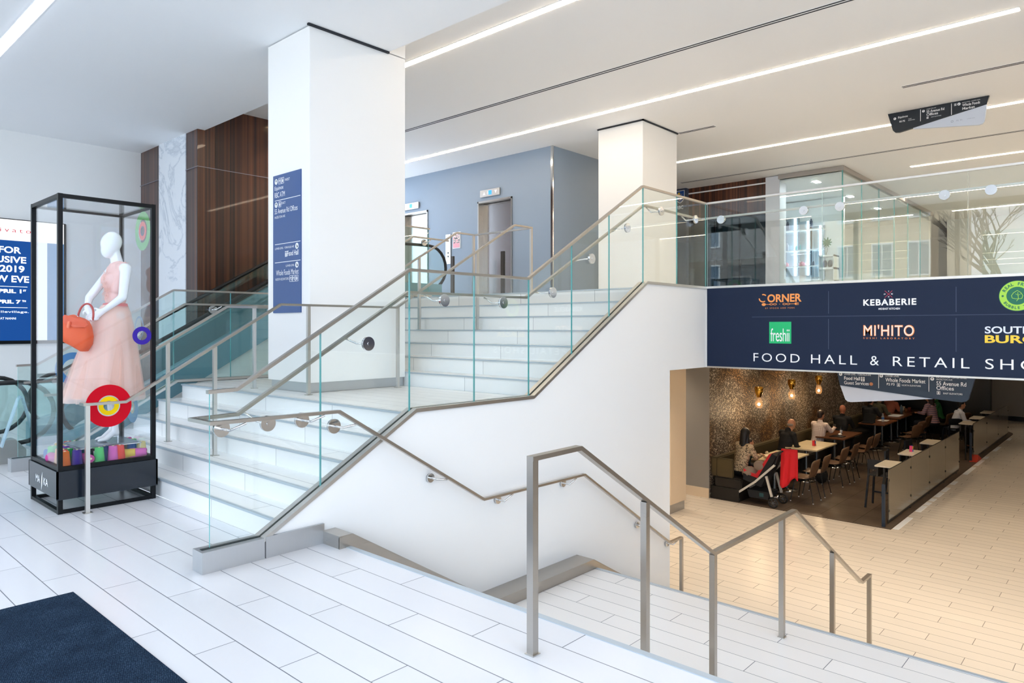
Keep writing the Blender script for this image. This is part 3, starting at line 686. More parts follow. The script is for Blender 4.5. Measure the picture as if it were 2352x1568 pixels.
# bubble tea roundel
b = MB(); yc, zc = .965, 1.812
b.ring((BX, yc, zc), (-1, 0, 0), 0, .146, .0016, 56); o = b.build('green_roundel', mat('lime_print', '#a6d94a', .5), t)
gd = mat('deep_green', '#0a6a50', .5)
b = MB(); b.ring((BX - .0016, yc, zc), (-1, 0, 0), 0, .088, .001, 48); b.ring((BX - .001, yc, zc), (-1, 0, 0), .147, .151, .001, 56)
def arc_text(b, s, r, a0, a1, h, flip=False):
    n = len(s)
    for i, ch in enumerate(s):
        if ch == ' ': continue
        a = radians(a0 + (a1 - a0) * i / (n - 1)); rad = Vector((0, -sin(a), cos(a))); rt = Vector((0, -cos(a), -sin(a)))
        if flip: rad, rt = -rad, -rt
        p = Vector((BX - .0017, yc, zc)) + (Vector((0, -sin(a), cos(a)))) * r - (rad * h / 2)
        text_mb(ch, p, rt, rad, h=h, align='C', bold=.035, mb=b)
arc_text(b, 'REAL FRUIT', .118, -62, 62, .030); arc_text(b, 'BUBBLE TEA', .118, 180 + 55, 180 - 55, .026, True)
for s in (-1, 1): b.ring((BX - .0016, yc + s * .118, zc), (-1, 0, 0), 0, .010, .001, 16)
b.build('roundel_print', gd, o)
b = MB(); lf = [(0, .052), (.03, .03), (.045, .0), (.036, -.028), (.006, -.03), (-.012, -.03), (-.04, -.022), (-.046, .004), (-.03, .03), (0, .052)]
b.bar([(BX - .0032, yc - p, zc + q) for p, q in lf], .004, .001, up=(1, 0, 0)); b.bar([(BX - .0032, yc - .004, zc + .034), (BX - .0032, yc - .010, zc - .03), (BX - .0032, yc + .006, zc - .052)], .004, .001, up=(1, 0, 0))
for s in (1, -1): b.bar([(BX - .0032, yc - .008, zc + .004), (BX - .0032, yc - .008 + s * .022, zc + .02)], .003, .001, up=(1, 0, 0))
b.build('leaf_drawing', mat('lime_print', '#a6d94a'), o)
lt('south_lettering', 'SOUTH ST', 1.232, 1.440, mat('pale_blue_print', '#dfe6f4', .5), w=.55, h=.072, bold=.02)
lt('burger_lettering', 'BURGER', 1.232, 1.345, mat('yellow_print', '#f4cd3c', .5), w=.62, h=.08, bold=.03)
for s, y0, y1 in (('FOOD', 3.629, 3.067), ('HALL', 2.936, 2.432), ('&', 2.297, 2.208), ('RETAIL', 2.069, 1.362), ('SHOPS', 1.228, .55)):
    lt('food_hall_lettering', s, y0, 1.083, 'white', w=y0 - y1, h=.103, sp=1.35, bold=-.004)

# ================================================================ DIRECTORY ON THE WHITE COLUMN
DX = 3.998
t = thing('directory_sign', 'tall narrow navy directory fixed to the tall white column', 'sign', (DX, 6.94, 1.66))
MB().box(3.99, 4.0, 6.655, 7.23, 1.66, 3.182).build('sign_panel', 'navy_blue', t)
DX = 3.9895
def dt(s, y, z, h, w=None, align='L', bold=0.0, par=None): return text_mb(s, (DX, y, z), RT, UPV, w, h, align, 1.0, bold, .001).build('lettering', 'white', t)
b = MB()
for z in (2.902, 2.418, 2.2165): b.box(DX - .001, DX, 6.66, 7.188, z - .003, z + .003)
b.build('divider_lines', 'white', t)
b = MB(); dt('WEST', 6.978, 3.095, .028, par=b); dt('Equinox', 7.193, 3.005, .056, w=.185, par=b); dt('RBC ATM', 7.193, 2.935, .056, w=.215, par=b)
dt('EAST', 7.045, 2.85, .026, par=b); dt('55 Avenue Rd Offices', 7.193, 2.755, .056, w=.475, par=b); dt('HAZELTON AVE', 7.193, 2.705, .026, w=.22, par=b)
dt('LOWER LEVEL - YORKVILLE AVE', 7.187, 2.36, .022, w=.40, par=b); dt('Food Hall', 6.925, 2.276, .056, w=.225, bold=.012, par=b)
dt('LOWER LEVEL', 6.956, 2.16, .022, w=.175, par=b); dt('Whole Foods Market', 7.162, 2.073, .058, w=.463, par=b); dt('NORTH ELEVATORS', 7.176, 2.018, .026, w=.28, par=b)
def arrow_disc(b, b2, X, y, z, r, ang):
    b.ring((X, y, z), (-1, 0, 0), 0, r, .001, 24)
    d = Vector((0, -sin(ang), cos(ang))); s = Vector((0, -cos(ang), -sin(ang))); c = Vector((X - .0015, y, z))
    b2.bar([c - d * r * .6, c + d * r * .6], r * .2, .001, up=(1, 0, 0)); b2.bar([c + s * r * .45 + d * r * .1, c + d * r * .6, c - s * r * .45 + d * r * .1], r * .2, .001, up=(1, 0, 0))
def picto(b, b2, X, y, z, w, n, txt=None):
    for i in range(n):
        yy = y - i * w * 1.05
        for q in ((yy, yy - w, z, z + .004), (yy, yy - w, z + w * 1.2 - .004, z + w * 1.2), (yy, yy - .004, z, z + w * 1.2), (yy - w + .004, yy - w, z, z + w * 1.2)): b.box(X - .001, X, q[0], q[1], q[2], q[3])
        if txt and i < len(txt): text_mb(txt[i], (X, yy - w / 2, z + w * .3), RT, UPV, h=w * .6, align='C', bold=.01, mb=b)
        else:
            b.ring((X, yy - w / 2, z + w * .95), (-1, 0, 0), 0, w * .1, .001, 10); b.box(X - .001, X, yy - w * .3, yy - w * .7, z + w * .25, z + w * .8)
for y, z, r, an in ((7.162, 3.112, .030, 0), (7.162, 2.856, .030, 0), (6.732, 2.372, .032, radians(135)), (6.732, 2.171, .032, radians(135))):
    b = MB(); b2 = MB(); arrow_disc(b, b2, DX, y, z, r, an); o = b.build('arrow_disc', 'white', t); b2.build('arrow', 'navy', o)
for y, z, w_, n_, tx in ((7.11, 3.078, .055, 2, ['P2']), (7.11, 2.825, .052, 1, None), (6.88, 1.995, .056, 3, ['P2', 'P3'])):
    b = MB(); picto(b, b, DX, y, z, w_, n_, tx); b.build('elevator_symbol', 'white', t)
b = MB()
for dy in (0, .026): b.ring((DX, 6.965 - dy, 2.325), (-1, 0, 0), 0, .008, .001, 10); b.box(DX - .001, DX, 6.973 - dy, 6.957 - dy, 2.27, 2.312)
b.build('restroom_symbol', 'white', t)

# ================================================================ HANGING WAYFINDING SIGNS
def hang(label, X, y0, y1, zt, zb, white_left, wedge, group=None):
    """dark blade with slanted ends, a pale blade behind showing as a wedge at one lower corner"""
    t = thing('hanging_sign', label, 'sign', (X, (y0 + y1) / 2, zt)); W_ = y0 - y1; H_ = zt - zb
    return t, W_, H_
t, W_, H_ = hang('dark angular direction sign hung from the upper ceiling at the top right', 12.97, 3.257, 1.83, 5.08, 4.65, False, None)
X = 12.95
dk = [(3.257, 5.078), (1.835, 5.078), (1.865, 4.955), (2.9, 4.775), (3.09, 4.745), (3.15, 4.755), (3.18, 4.79)]
MB().prism([(X, y, z) for y, z in dk], (.06, 0, 0)).build('dark_blade', mat('charcoal_print', '#15202b', .4), t)
wh = [(2.88, 4.778), (1.868, 4.950), (1.90, 4.70), (1.925, 4.665), (1.97, 4.655), (2.88, 4.765)]
MB().prism([(X + .01, y, z) for y, z in wh], (.05, 0, 0)).build('pale_blade', mat('pale_blue_sheet', '#cfd8e8', .4), t)
XX = X - .0005; b = MB(); T_ = lambda s, y, z, h, w=None, bold=0: text_mb(s, (XX, y, z), RT, UPV, w, h, 'L', 1, bold, .001).build('lettering', 'white', t)
T_('Equinox', 3.10, 4.965, .042, bold=.01); T_('B2 P2', 3.08, 4.905, .026, bold=.015); T_('WEST', 2.95, 4.928, .013); T_('ELEVATORS', 2.95, 4.905, .013)
T_('HAZELTON AVE', 2.685, 5.035, .013); T_('55 Avenue Rd', 2.685, 4.98, .042, w=.25, bold=.01); T_('Offices', 2.685, 4.93, .042, bold=.01); T_('EAST ELEVATORS', 2.62, 4.895, .013)
T_('ESCALATOR - LOWER LEVEL', 2.19, 5.035, .013, w=.24); T_('Whole Foods', 2.19, 4.98, .042, w=.235, bold=.01); T_('Market', 2.19, 4.925, .042, bold=.01)
b.box(XX - .001, XX, 2.776, 2.768, 4.865, 5.055); b.box(XX - .001, XX, 2.341, 2.333, 4.88, 5.06)
b2 = MB(); arrow_disc(b, b2, XX, 3.15, 4.98, .02, radians(-90)); arrow_disc(b, b2, XX, 2.73, 5.02, .02, 0); arrow_disc(b, b2, XX, 2.235, 5.03, .022, radians(-135)); picto(b, b2, XX, 2.685, 4.885, .028, 1); picto(b, b2, XX, 2.30, 5.012, .03, 1)
b.build('sign_symbols', 'white', t); b2.build('arrows', 'navy', t)
b = MB(); b.ring((X + .009, 2.33, 4.775), (-1, 0, 0), .013, .018, .001, 20); text_mb('P2  P3', (X + .0095, 2.27, 4.765), RT, UPV, None, .022, mb=b); text_mb('LOWER LEVEL', (X + .0095, 2.13, 4.77), RT, UPV, None, .012, mb=b)
b.build('faint_lettering', mat('grey_print', '#8f9ab0', .5), t)
# lower one
t, W_, H_ = hang('navy angular direction sign hanging under the banner in the food hall', 10.0, 3.2, 1.5, 1.2, .5, True, None)
X = 9.97
dk = [(3.19, 1.19), (1.50, 1.19), (1.555, .90), (1.625, .63), (1.65, .605), (1.69, .592), (2.0, .615), (3.095, .722)]
MB().prism([(X, y, z) for y, z in dk], (.06, 0, 0)).build('dark_blade', mat('slate_navy_print', '#22354b', .4), t)
wh = [(3.095, .72), (3.03, .535), (3.0, .51), (2.96, .504), (2.0, .612)]
MB().prism([(X + .01, y, z) for y, z in wh], (.05, 0, 0)).build('pale_blade', mat('pale_blue_sheet', '#cfd8e8', .4), t)
XX = X - .0005; b = MB()
T_('LOWER LEVEL - YORKVILLE AVE', 3.04, .865, .020, w=.33); T_('Food Hall', 3.04, .80, .046, w=.20, bold=.02); T_('Guest Services', 3.04, .74, .046, w=.305, bold=.005)
T_('LOWER LEVEL', 2.535, .865, .020, w=.16); T_('Whole Foods Market', 2.535, .80, .050, w=.455, bold=.008); T_('P2 P3', 2.52, .755, .030, bold=.01); T_('NORTH ELEVATORS', 2.345, .755, .020, w=.215)
T_('ESCALATOR - UPPER LEVEL', 1.96, .878, .018, w=.32); T_('HAZELTON AVE', 1.96, .85, .018, w=.17); T_('55 Avenue Rd', 1.96, .785, .050, w=.315, bold=.008); T_('Offices', 1.96, .73, .048, bold=.008); T_('EAST ELEVATORS', 1.885, .68, .020, w=.20)
b.box(XX - .001, XX, 2.618, 2.612, .71, .90); b.box(XX - .001, XX, 2.045, 2.039, .70, .90)
for dy in (0, .026): b.ring((XX, 2.82 - dy, .84), (-1, 0, 0), 0, .009, .001, 10); b.box(XX - .001, XX, 2.828 - dy, 2.812 - dy, .79, .828)
b2 = MB()
for y in (3.085, 2.585, 2.005): arrow_disc(b, b2, XX, y, .872 if y > 2.1 else .862, .021, 0)
picto(b, b2, XX, 2.40, .745, .035, 1); picto(b, b2, XX, 1.955, .672, .035, 1)
b.build('sign_symbols', 'white', t); b2.build('arrows', 'navy', t)
b = MB(); b.ring((XX, 2.705, .76), (-1, 0, 0), 0, .022, .001, 20); b.build('information_dot', mat('copper_dot', '#c07a50', .5), t)

# ================================================================ WALL SCREEN AT THE LEFT
t = thing('wall_screen', 'large lit blue and white advertising screen on the far left wall', 'screen', (2.7, 13.56, 1.2))
MB().box(1.6, 3.70, 13.55, 13.60, 1.235, 3.25, .008).build('frame', 'blackm', t)
def scr(name, x0, x1, z0, z1, col, e=.9, dy=0): return MB().box(x0, x1, 13.546 - dy, 13.549, z0, z1).build(name, mat('screen_' + col, '#0c0d10', .5, spec=.2, emit=col, estr=e), t)
scr('white_band', 1.62, 3.66, 2.90, 3.235, '#ffffff', 1.15); scr('blue_field', 1.62, 3.19, 1.29, 2.90, '#0a4a98', .95)
scr('white_photo', 3.19, 3.42, 1.29, 2.90, '#f4f9ff', 1.1); scr('blue_photo', 3.42, 3.66, 1.29, 2.90, '#4a8cc9', .8)
R2 = (1, 0, 0); b = MB(); wt = mat('screen_text', '#ffffff', .6, emit='#ffffff', estr=1.0); t2 = lambda s, x, z, w, h, al='R', bold=0, mb=None: text_mb(s, (x, 13.5455, z), R2, UPV, w, h, al, 1.0, bold, .001).build('screen_lettering', wt, t)
t2('S FOR', 3.055, 2.695, .42, .105, bold=.022, mb=b); t2('EXCLUSIVE', 3.126, 2.54, .80, .105, bold=.022, mb=b); t2('2019', 3.101, 2.39, .33, .11, bold=.022, mb=b); t2('SHOW EVE', 3.165, 2.228, .76, .108, bold=.022, mb=b)
t2('APRIL 1', 3.06, 2.055, .40, .062, bold=.04, mb=b); t2('ST', 3.125, 2.085, None, .030, bold=.04, mb=b); t2('APRIL 7', 3.05, 1.885, .40, .06, bold=.04, mb=b); t2('TH', 3.12, 1.915, None, .030, bold=.04, mb=b)
t2('yorkvillevillage.', 3.162, 1.728, .66, .042, bold=0, mb=b); t2('AT NANNI', 2.985, 1.630, .21, .035, bold=0, mb=b)
b.box(1.7, 3.143, 13.545, 13.546, 2.156, 2.163); b.box(1.7, 3.143, 13.545, 13.546, 1.818, 1.825)
wt = mat('screen_text', '#ffffff', .6, emit='#ffffff', estr=1.0); b.build('screen_lettering', wt, t)
text_mb('privato', (3.19, 13.5455, 3.012), R2, UPV, .62, .085, 'R', 1.5, -.005, .001).build('red_lettering', mat('screen_red', '#c2233e', .6, emit='#c2233e', estr=.5), t)
b = MB(); b.prism([(3.192, 13.545, 2.1), (3.22, 13.545, 1.8), (3.25, 13.545, 1.55), (3.215, 13.545, 1.40), (3.192, 13.545, 1.42)], (0, -.001, 0)); b.build('dark_figure', mat('screen_fig', '#2b3f78', .6, emit='#2b3f78', estr=.5), t)

# ================================================================ ELEVATORS
def elevator(label, y0, y1, zt):
    global EG
    t = thing('elevator', label, 'elevator', (10.74, (y0 + y1) / 2, UP), 'elevator doors in the blue wall')
    b = MB(); b.box(10.72, 10.90, y0, y0 + .03, UP, zt); b.box(10.72, 10.90, y1 - .03, y1, UP, zt); b.box(10.72, 10.90, y0, y1, zt - .04, zt); b.build('door_frame', 'steel', t)
    w = (y1 - y0 - .06) / 3
    for k in range(3): MB().box(10.86 + .006 * k, 10.88 + .006 * k, y0 + .035 + k * w, y0 + .03 + (k + 1) * w, UP + .01, zt - .05).build('door_leaf', mat('elevator_steel', '#c6c2bd', .2, metal=1), t)
    yc = (y0 + y1) / 2 + .12; b = MB(); b.box(10.70, 10.738, yc - .29, yc + .29, zt + .075, zt + .225, .006); o = b.build('indicator', 'steel_light', t)
    b = MB(); XX = 10.6995
    b.add([(XX, yc + .20, zt + .115), (XX, yc + .12, zt + .115), (XX, yc + .16, zt + .19)], [(0, 1, 2)]); b.add([(XX, yc - .14, zt + .19), (XX, yc - .22, zt + .19), (XX, yc - .18, zt + .115)], [(0, 1, 2)])
    b.box(XX, XX + .001, yc - .26, yc - .265, zt + .09, zt + .21); text_mb('8', (XX, yc + .075, zt + .12), RT, UPV, None, .07, mb=b); b.build('symbols', 'white', o)
    MB().box(10.698, 10.70, yc - .06, yc + .03, zt + .11, zt + .20).build('display', mat('blue_display', '#2f7fe0', .3, emit='#2f8fff', estr=1.2), o)
    return t
elevator('steel elevator door under a lit indicator, seen whole above the stair rails', 9.76, 10.765, 4.215)
elevator('steel elevator door half hidden behind the tall white column', 12.41, 13.35, 4.23)
t = thing('call_panel', 'upright steel elevator call panel between the two elevator doors', 'elevator panel', (10.73, 11.7, 2.95))
MB().box(10.72, 10.74, 11.62, 11.79, 2.93, 3.60, .004).build('plate', 'steel', t)
b = MB()
for z in (3.10, 3.18): b.cyl((10.715, 11.70, z), (10.722, 11.70, z), .018, 12)
b.build('call_button', 'black', t)
t = thing('notice', 'small white framed pink notice on the blue wall beside the elevator panel', 'poster', (10.73, 11.44, 3.27))
MB().box(10.725, 10.74, 11.31, 11.56, 3.26, 3.63, .004).build('frame', 'pl', t)
def poster_mat():
    m = mat('blotchy_pink_print', '#f2b8c2', .6); T = NT(m); g = T.n('NewGeometry'); nz = T.n('TexNoise', i_Scale=22.0, i_Detail=2); T.l(g.outputs['Position'], nz.inputs['Vector'])
    r = T.n('ValToRGB'); r.color_ramp.interpolation = 'CONSTANT'; e = r.color_ramp.elements; e[0].color = lin('#3b3440'); e[0].position = 0; e[1].position = .45; e[1].color = lin('#e9dcd8'); a = e.new(.58); a.color = lin('#e79aa8')
    sp = T.n('SeparateXYZ'); T.l(g.outputs['Position'], sp.inputs[0]); k = T.math('GREATER_THAN', sp.outputs[2], 3.38)
    T.l(nz.outputs['Fac'], r.inputs['Fac']); mx = T.n('MixRGB'); T.l(k, mx.inputs['Fac']); mx.inputs['Color1'].default_value = lin('#f0aebb'); T.l(r.outputs['Color'], mx.inputs['Color2']); T.l(mx.outputs['Color'], T.b.inputs['Base Color']); return m
MB().box(10.722, 10.725, 11.33, 11.54, 3.28, 3.61).build('print', poster_mat(), t)
for y, L in ((9.55, 'thin dark bronze post right of the elevator door'), (11.02, 'thin dark bronze post left of the elevator door')):
    tag(MB().box(10.2, 10.24, y - .05, y + .04, UP, 3.02, .003).build('bollard_post', mat('bronze', '#4b443c', .4, metal=.6)), L, 'post')
# ================================================================ ENTRANCE MAT
t = MB().box(-1.6, 1.262, -2, 4.50, .0, .009).build('entrance_mat', 'mat'); tag(t, 'dark blue ribbed entrance mat lying on the white tiles in the corner', 'mat')
# ================================================================ DISPLAY CASE
CX0, CX1, CY0, CY1 = 1.708, 2.455, 6.47, 7.26
t = case = thing('display_case', 'tall black framed glass display case holding a dressed mannequin', 'display case', (2.085, 6.85, 0))
b = MB(); w = .034
for x in (CX0, CX1 - w):
    for y in (CY0, CY1 - w): b.box(x, x + w, y, y + w, 0, 2.58)
for z in (.0, .345, 2.545):
    h = .03 if z == 0 else .035
    e = .0015; b.box(CX0 + w, CX1 - w, CY0 + e, CY0 + w - e, z + e, z + h - e); b.box(CX0 + w, CX1 - w, CY1 - w + e, CY1 - e, z + e, z + h - e); b.box(CX0 + e, CX0 + w - e, CY0 + w, CY1 - w, z + e, z + h - e); b.box(CX1 - w + e, CX1 - e, CY0 + w, CY1 - w, z + e, z + h - e)
b.build('frame', 'blackm', t)
b = MB(); b.box(CX0 - .012, CX1 + .012, CY0 - .010, CY0 + .004, .115, .343); b.box(CX0 - .012, CX0 + .002, CY0 - .010, CY1 + .01, .125, .343); b.box(CX1 - .002, CX1 + .012, CY0 - .01, CY1 + .01, .125, .343); b.box(CX0 - .012, CX1 + .012, CY1 - .004, CY1 + .01, .125, .343)
b.build('base_panel', mat('gloss_black', '#101822', .22), t)
MB().box(CX0 + .04, CX1 - .04, CY0 + .04, CY1 - .04, .346, .358).build('floor_panel', 'pl', t)
b = MB()
b.box(CX0 + .02, CX0 + .024, CY0 + .03, CY1 - .03, .37, 2.55).box(CX1 - .024, CX1 - .02, CY0 + .03, CY1 - .03, .37, 2.55).box(CX0 + .03, CX1 - .03, CY0 + .018, CY0 + .022, .37, 2.55).box(CX0 + .03, CX1 - .03, CY1 - .022, CY1 - .018, .37, 2.55).box(CX0 + .03, CX1 - .03, CY0 + .03, CY1 - .03, 2.556, 2.56)
b.build('glass_pane', 'glass_case', t)
def sticker(label, c, n, rings, a=None):
    o0 = None
    for k, (r0, r1, m) in enumerate(rings):
        b = MB(); b.ring(Vector(c) + Vector(n) * (.001 * k), n, r0, r1, .0015, 48)
        if o0 is None: o0 = b.build('vinyl_ring', m, case); o0['label'] = label
        else: b.build('inner_ring', m, o0)
red = mat('vinyl_red', '#c8001c', .6, spec=.15); yel = mat('vinyl_yellow', '#f0c800', .6, spec=.15)
sticker('large red vinyl ring with yellow centre ring', (2.082, CY0 + .012, .842), (0, -1, 0), [(.088, .178, red), (.079, .087, 'steel_light'), (.042, .078, yel)])
sticker('purple vinyl ring', (2.345, CY0 + .012, 1.43), (0, -1, 0), [(.040, .078, mat('vinyl_purple', '#3a2694', .6, spec=.15))])
sticker('green vinyl ring', (CX1 - .018, 6.72, 2.37), (-1, 0, 0), [(.105, .175, mat('vinyl_green', '#7fd070', .4, alpha=.8)), (.045, .085, mat('vinyl_coral', '#ee7f78', .4, alpha=.9)), (.03, .044, mat('vinyl_slate', '#6a7488', .4))])
sticker('light blue vinyl ring outline', (CX1 - .018, 6.80, 1.50), (-1, 0, 0), [(.085, .105, mat('vinyl_sky', '#8cc4e8', .4, alpha=.7))])
sticker('blue vinyl ring', (CX1 - .018, 6.97, .76), (-1, 0, 0), [(.06, .14, mat('vinyl_blue', '#5c9ccc', .4, alpha=.8)), (.03, .055, mat('vinyl_cream', '#e6ddb8', .4, alpha=.8))])
sticker('mid blue vinyl ring on the rear pane', (2.03, CY1 - .024, 1.13), (0, -1, 0), [(.085, .145, mat('vinyl_blue2', '#2f86c4', .4, alpha=.9))])
b = MB(); XX = CX0 - .0125
text_mb('MA', (XX, 7.046, .192), RT, UPV, .125, .060, bold=.01, mb=b); text_mb('KA', (XX, 6.818, .192), RT, UPV, .125, .060, bold=.01, mb=b)
L1 = []; 
for k in range(13): u = k / 12; L1.append((XX - .0005, 6.868 - .020 * sin(u * pi) * (1 - u) * 1.6 + .02 - u * .035, .134 + .16 * u))
for k in range(13)[::-1]: u = k / 12; L1.append((XX - .0005, 6.868 + .028 * sin(u * pi) * u * .9 + .02 - u * .035, .134 + .16 * u))
b.add(L1, [list(range(len(L1)))[::-1]]); b.build('case_lettering', 'white', t)

# acrylic stand
t = thing('display_stand', 'clear acrylic table with grey top that the mannequin stands on', 'stand', (2.08, 6.86, .358))
b = MB(); b.box(1.90, 2.36, 6.60, 7.02, .492, .50, .003); b.build('top', mat('grey_mirror_top', '#8e98a3', .2, metal=.6), t)
acr = mat('clear_acrylic', '#e8f2f6', .05, alpha=.35)
MB().box(1.88, 2.38, 6.58, 7.04, .484, .4915, .002).build('shelf_edge', 'chrome', t)
for x in (1.885, 2.365):
    MB().box(x, x + .010, 6.59, 7.03, .358, .4835).build('side_sheet', acr, t)

# ---------------------------------------------------------------- mannequin
t = mq = thing('mannequin', 'glossy white egg head mannequin in a peach tulle dress inside the display case', 'mannequin', (2.22, 6.82, .50))
def hand(b, wr, knuck, thumb_side, curl=.2, r=.009, L=1.0):
    """palm from wrist to knuckles, five fingers; thumb leaves the side of the palm"""
    wr = Vector(wr); kn = Vector(knuck); d = (kn - wr).normalized(); side = Vector(thumb_side); side = (side - d * side.dot(d)).normalized(); nrm = d.cross(side)
    for k in (-1.1, 0, 1.1): b.cap(wr + side * .010 * k, kn + side * .021 * k, r * 1.6, r * 1.5, 8)
    for i, ln in enumerate((.062, .072, .068, .052)):
        s = side * (.030 - .020 * i); a = kn + s; m_ = a + d * ln * .5 * L - nrm * ln * curl * .2; e = m_ + (d * (1 - curl) - nrm * curl).normalized() * ln * .55 * L
        b.cap(a, m_, r, r * .9, 8); b.cap(m_, e, r * .9, r * .72, 8)
    a = wr + d * .025 + side * .022; m_ = a + (d * .5 + side * .9).normalized() * .035; b.cap(a, m_, r * 1.25, r, 8); b.cap(m_, m_ + (d * .9 + side * .35).normalized() * .032, r, r * .8, 8)
b = MB(); V = Vector
b.ell((2.212, 6.822, 2.252), (.084, .074, .104), 24, 16, Matrix.Rotation(radians(22), 3, 'Y')); b.ell((2.190, 6.82, 2.195), (.062, .056, .086), 20, 14, Matrix.Rotation(radians(16), 3, 'Y')); b.cap((2.195, 6.82, 2.19), (2.175, 6.818, 2.140), .050, .030)
b.cap((2.232, 6.822, 2.20), (2.262, 6.822, 2.06), .044, .052)
b.ell((2.26, 6.82, 1.985), (.072, .13, .085)); b.cap((2.265, 6.67, 2.022), (2.265, 6.97, 2.012), .046, .046)
b.ell((2.25, 6.82, 1.90), (.092, .118, .12)); b.ell((2.205, 6.775, 1.925), .052); b.ell((2.205, 6.868, 1.925), .052)
b.ell((2.245, 6.82, 1.74), (.072, .095, .13)); b.ell((2.24, 6.82, 1.58), (.095, .135, .13))
for y, dx in ((6.77, 0), (6.875, .012)):
    b.cap((2.24, y, 1.52), (2.21 + dx, y, 1.05), .078, .050); b.cap((2.21 + dx, y, 1.05), (2.225 + dx, y, .62), .050, .027); b.ell((2.235 + dx, y, .90), (.048, .045, .12))
    b.cap((2.225 + dx, y, .61), (2.235 + dx, y, .565), .030, .026); b.cap((2.225 + dx, y, .585), (2.155 + dx, y, .527), .028, .024); b.ell((2.135 + dx, y, .520), (.044, .030, .018)); b.cap((2.12 + dx, y - .004, .517), (2.088 + dx, y - .006, .514), .014, .011)
# near arm
b.cap((2.278, 6.665, 2.02), (2.235, 6.615, 1.765), .047, .036); b.cap((2.235, 6.615, 1.765), (2.115, 6.70, 1.648), .036, .024)
hand(b, (2.11, 6.703, 1.645), (2.060, 6.755, 1.60), (0, 0, 1), .55, .010)
# far arm
b.cap((2.255, 6.972, 2.008), (2.095, 7.02, 1.765), .044, .035); b.cap((2.095, 7.02, 1.765), (2.035, 6.875, 1.672), .035, .024)
hand(b, (2.035, 6.87, 1.668), (2.055, 6.80, 1.60), (-1, 0, 0), .35, .010, 1.1)
human_bake(b, .0075, 8).build('body', mat('gloss_white_fibreglass', '#f0f3f4', .2, coat=.4), t)
MB().cyl((2.275, 6.85, .50), (2.275, 6.85, .60), .007, 10).tube([(2.275, 6.85, .595), (2.25, 6.87, .62)], .006, 8).build('ankle_rod', 'chrome', t)
# bodice
b = MB(); g = .012
b.ell((2.26, 6.82, 1.98), (.072 + g, .12 + g, .075 + g)); b.ell((2.25, 6.82, 1.90), (.092 + g, .118 + g, .12)); b.ell((2.203, 6.775, 1.925), .052 + g); b.ell((2.203, 6.868, 1.925), .052 + g); b.ell((2.245, 6.82, 1.76), (.072 + g, .095 + g, .11))
b.cap((2.264, 6.695, 2.026), (2.264, 6.945, 2.018), .054, .054); b.cap((2.262, 6.80, 2.03), (2.262, 6.84, 2.03), .068, .068); b.cap((2.25, 6.73, 1.97), (2.245, 6.76, 1.85), .06, .07); b.cap((2.25, 6.91, 1.97), (2.245, 6.88, 1.85), .06, .07)
peach = mat('peach_organza', '#f0c6bd', .6)
human_bake(b, .0085, 3).build('bodice', peach, t)
b = MB(); rr = random.Random(3)
for k in range(260):
    u = rr.random(); p = V((2.285 - .12 * u, 6.66 + .13 * u + rr.uniform(-.02, .02), 2.06 - .25 * u)) if k % 2 else V((2.15 + rr.uniform(-.01, .02), 6.78 + rr.uniform(-.03, .04), 2.0 - .26 * u))
    d = V((rr.uniform(-.045, .02), rr.uniform(-.05, .01), rr.uniform(-.05, .035))); b.tube([p, p + d * .6 + V((0, 0, .01)), p + d + V((0, 0, -.008))], [.0011, .0009, .0004], 4, False)
tag(b.build('feather_trim', mat('salmon_feather', '#f6c6b6', .8), t), kind='stuff')
b = MB(); b.lathe([(.092, 1.665), (.097, 1.68), (.096, 1.70), (.090, 1.715)], (2.243, 6.82, 0), 32, lambda a, i: 1 + .12 * abs(sin(a))); b.build('ribbon_belt', mat('rose_ribbon', '#dd7f82', .35), t)
def skirt(name, rt, rb, zt, zb, folds, amp, m, ph=0, dz=.0, seed=0):
    rr = random.Random(seed); prof = []; n = 14
    for k in range(n + 1):
        u = k / n; prof.append((rt + (rb - rt) * (u ** .72), zt + (zb - zt) * u))
    def fn(a, i):
        u = i / n; return 1 + amp * (u ** .8) * (sin(a * folds + ph) + .45 * sin(a * (folds * .5 + 1) + ph * 2) + .25 * sin(a * 3 + ph))
    b = MB().lathe(prof, (0, 0, 0), 176, fn)
    for v in b.v:
        u = max(0, min(1, (zt - v.z) / (zt - zb))); v.x += 2.24 - .085 * u ** .8; v.y += 6.82 + .02 * u
    return b.build(name, m, t)
# case is narrow, the skirt fills it
b = None
sk_in = mat('skirt_lining', '#fbd8c8', .75); skirt('skirt_lining', .095, .245, 1.70, .885, 13, .06, sk_in, .4)
tul = mat('peach_tulle', '#ffdccb', .8, alpha=.42); skirt('tulle_layer', .10, .30, 1.70, .855, 17, .055, tul, 1.1)
tul2 = mat('pale_tulle', '#fff0e8', .8, alpha=.28); skirt('tulle_layer', .105, .322, 1.695, .86, 11, .045, tul2, 2.3)
tul3 = mat('salmon_tulle', '#fcc4ae', .8, alpha=.22); skirt('tulle_layer', .10, .315, 1.64, .90, 7, .06, tul3, .2)

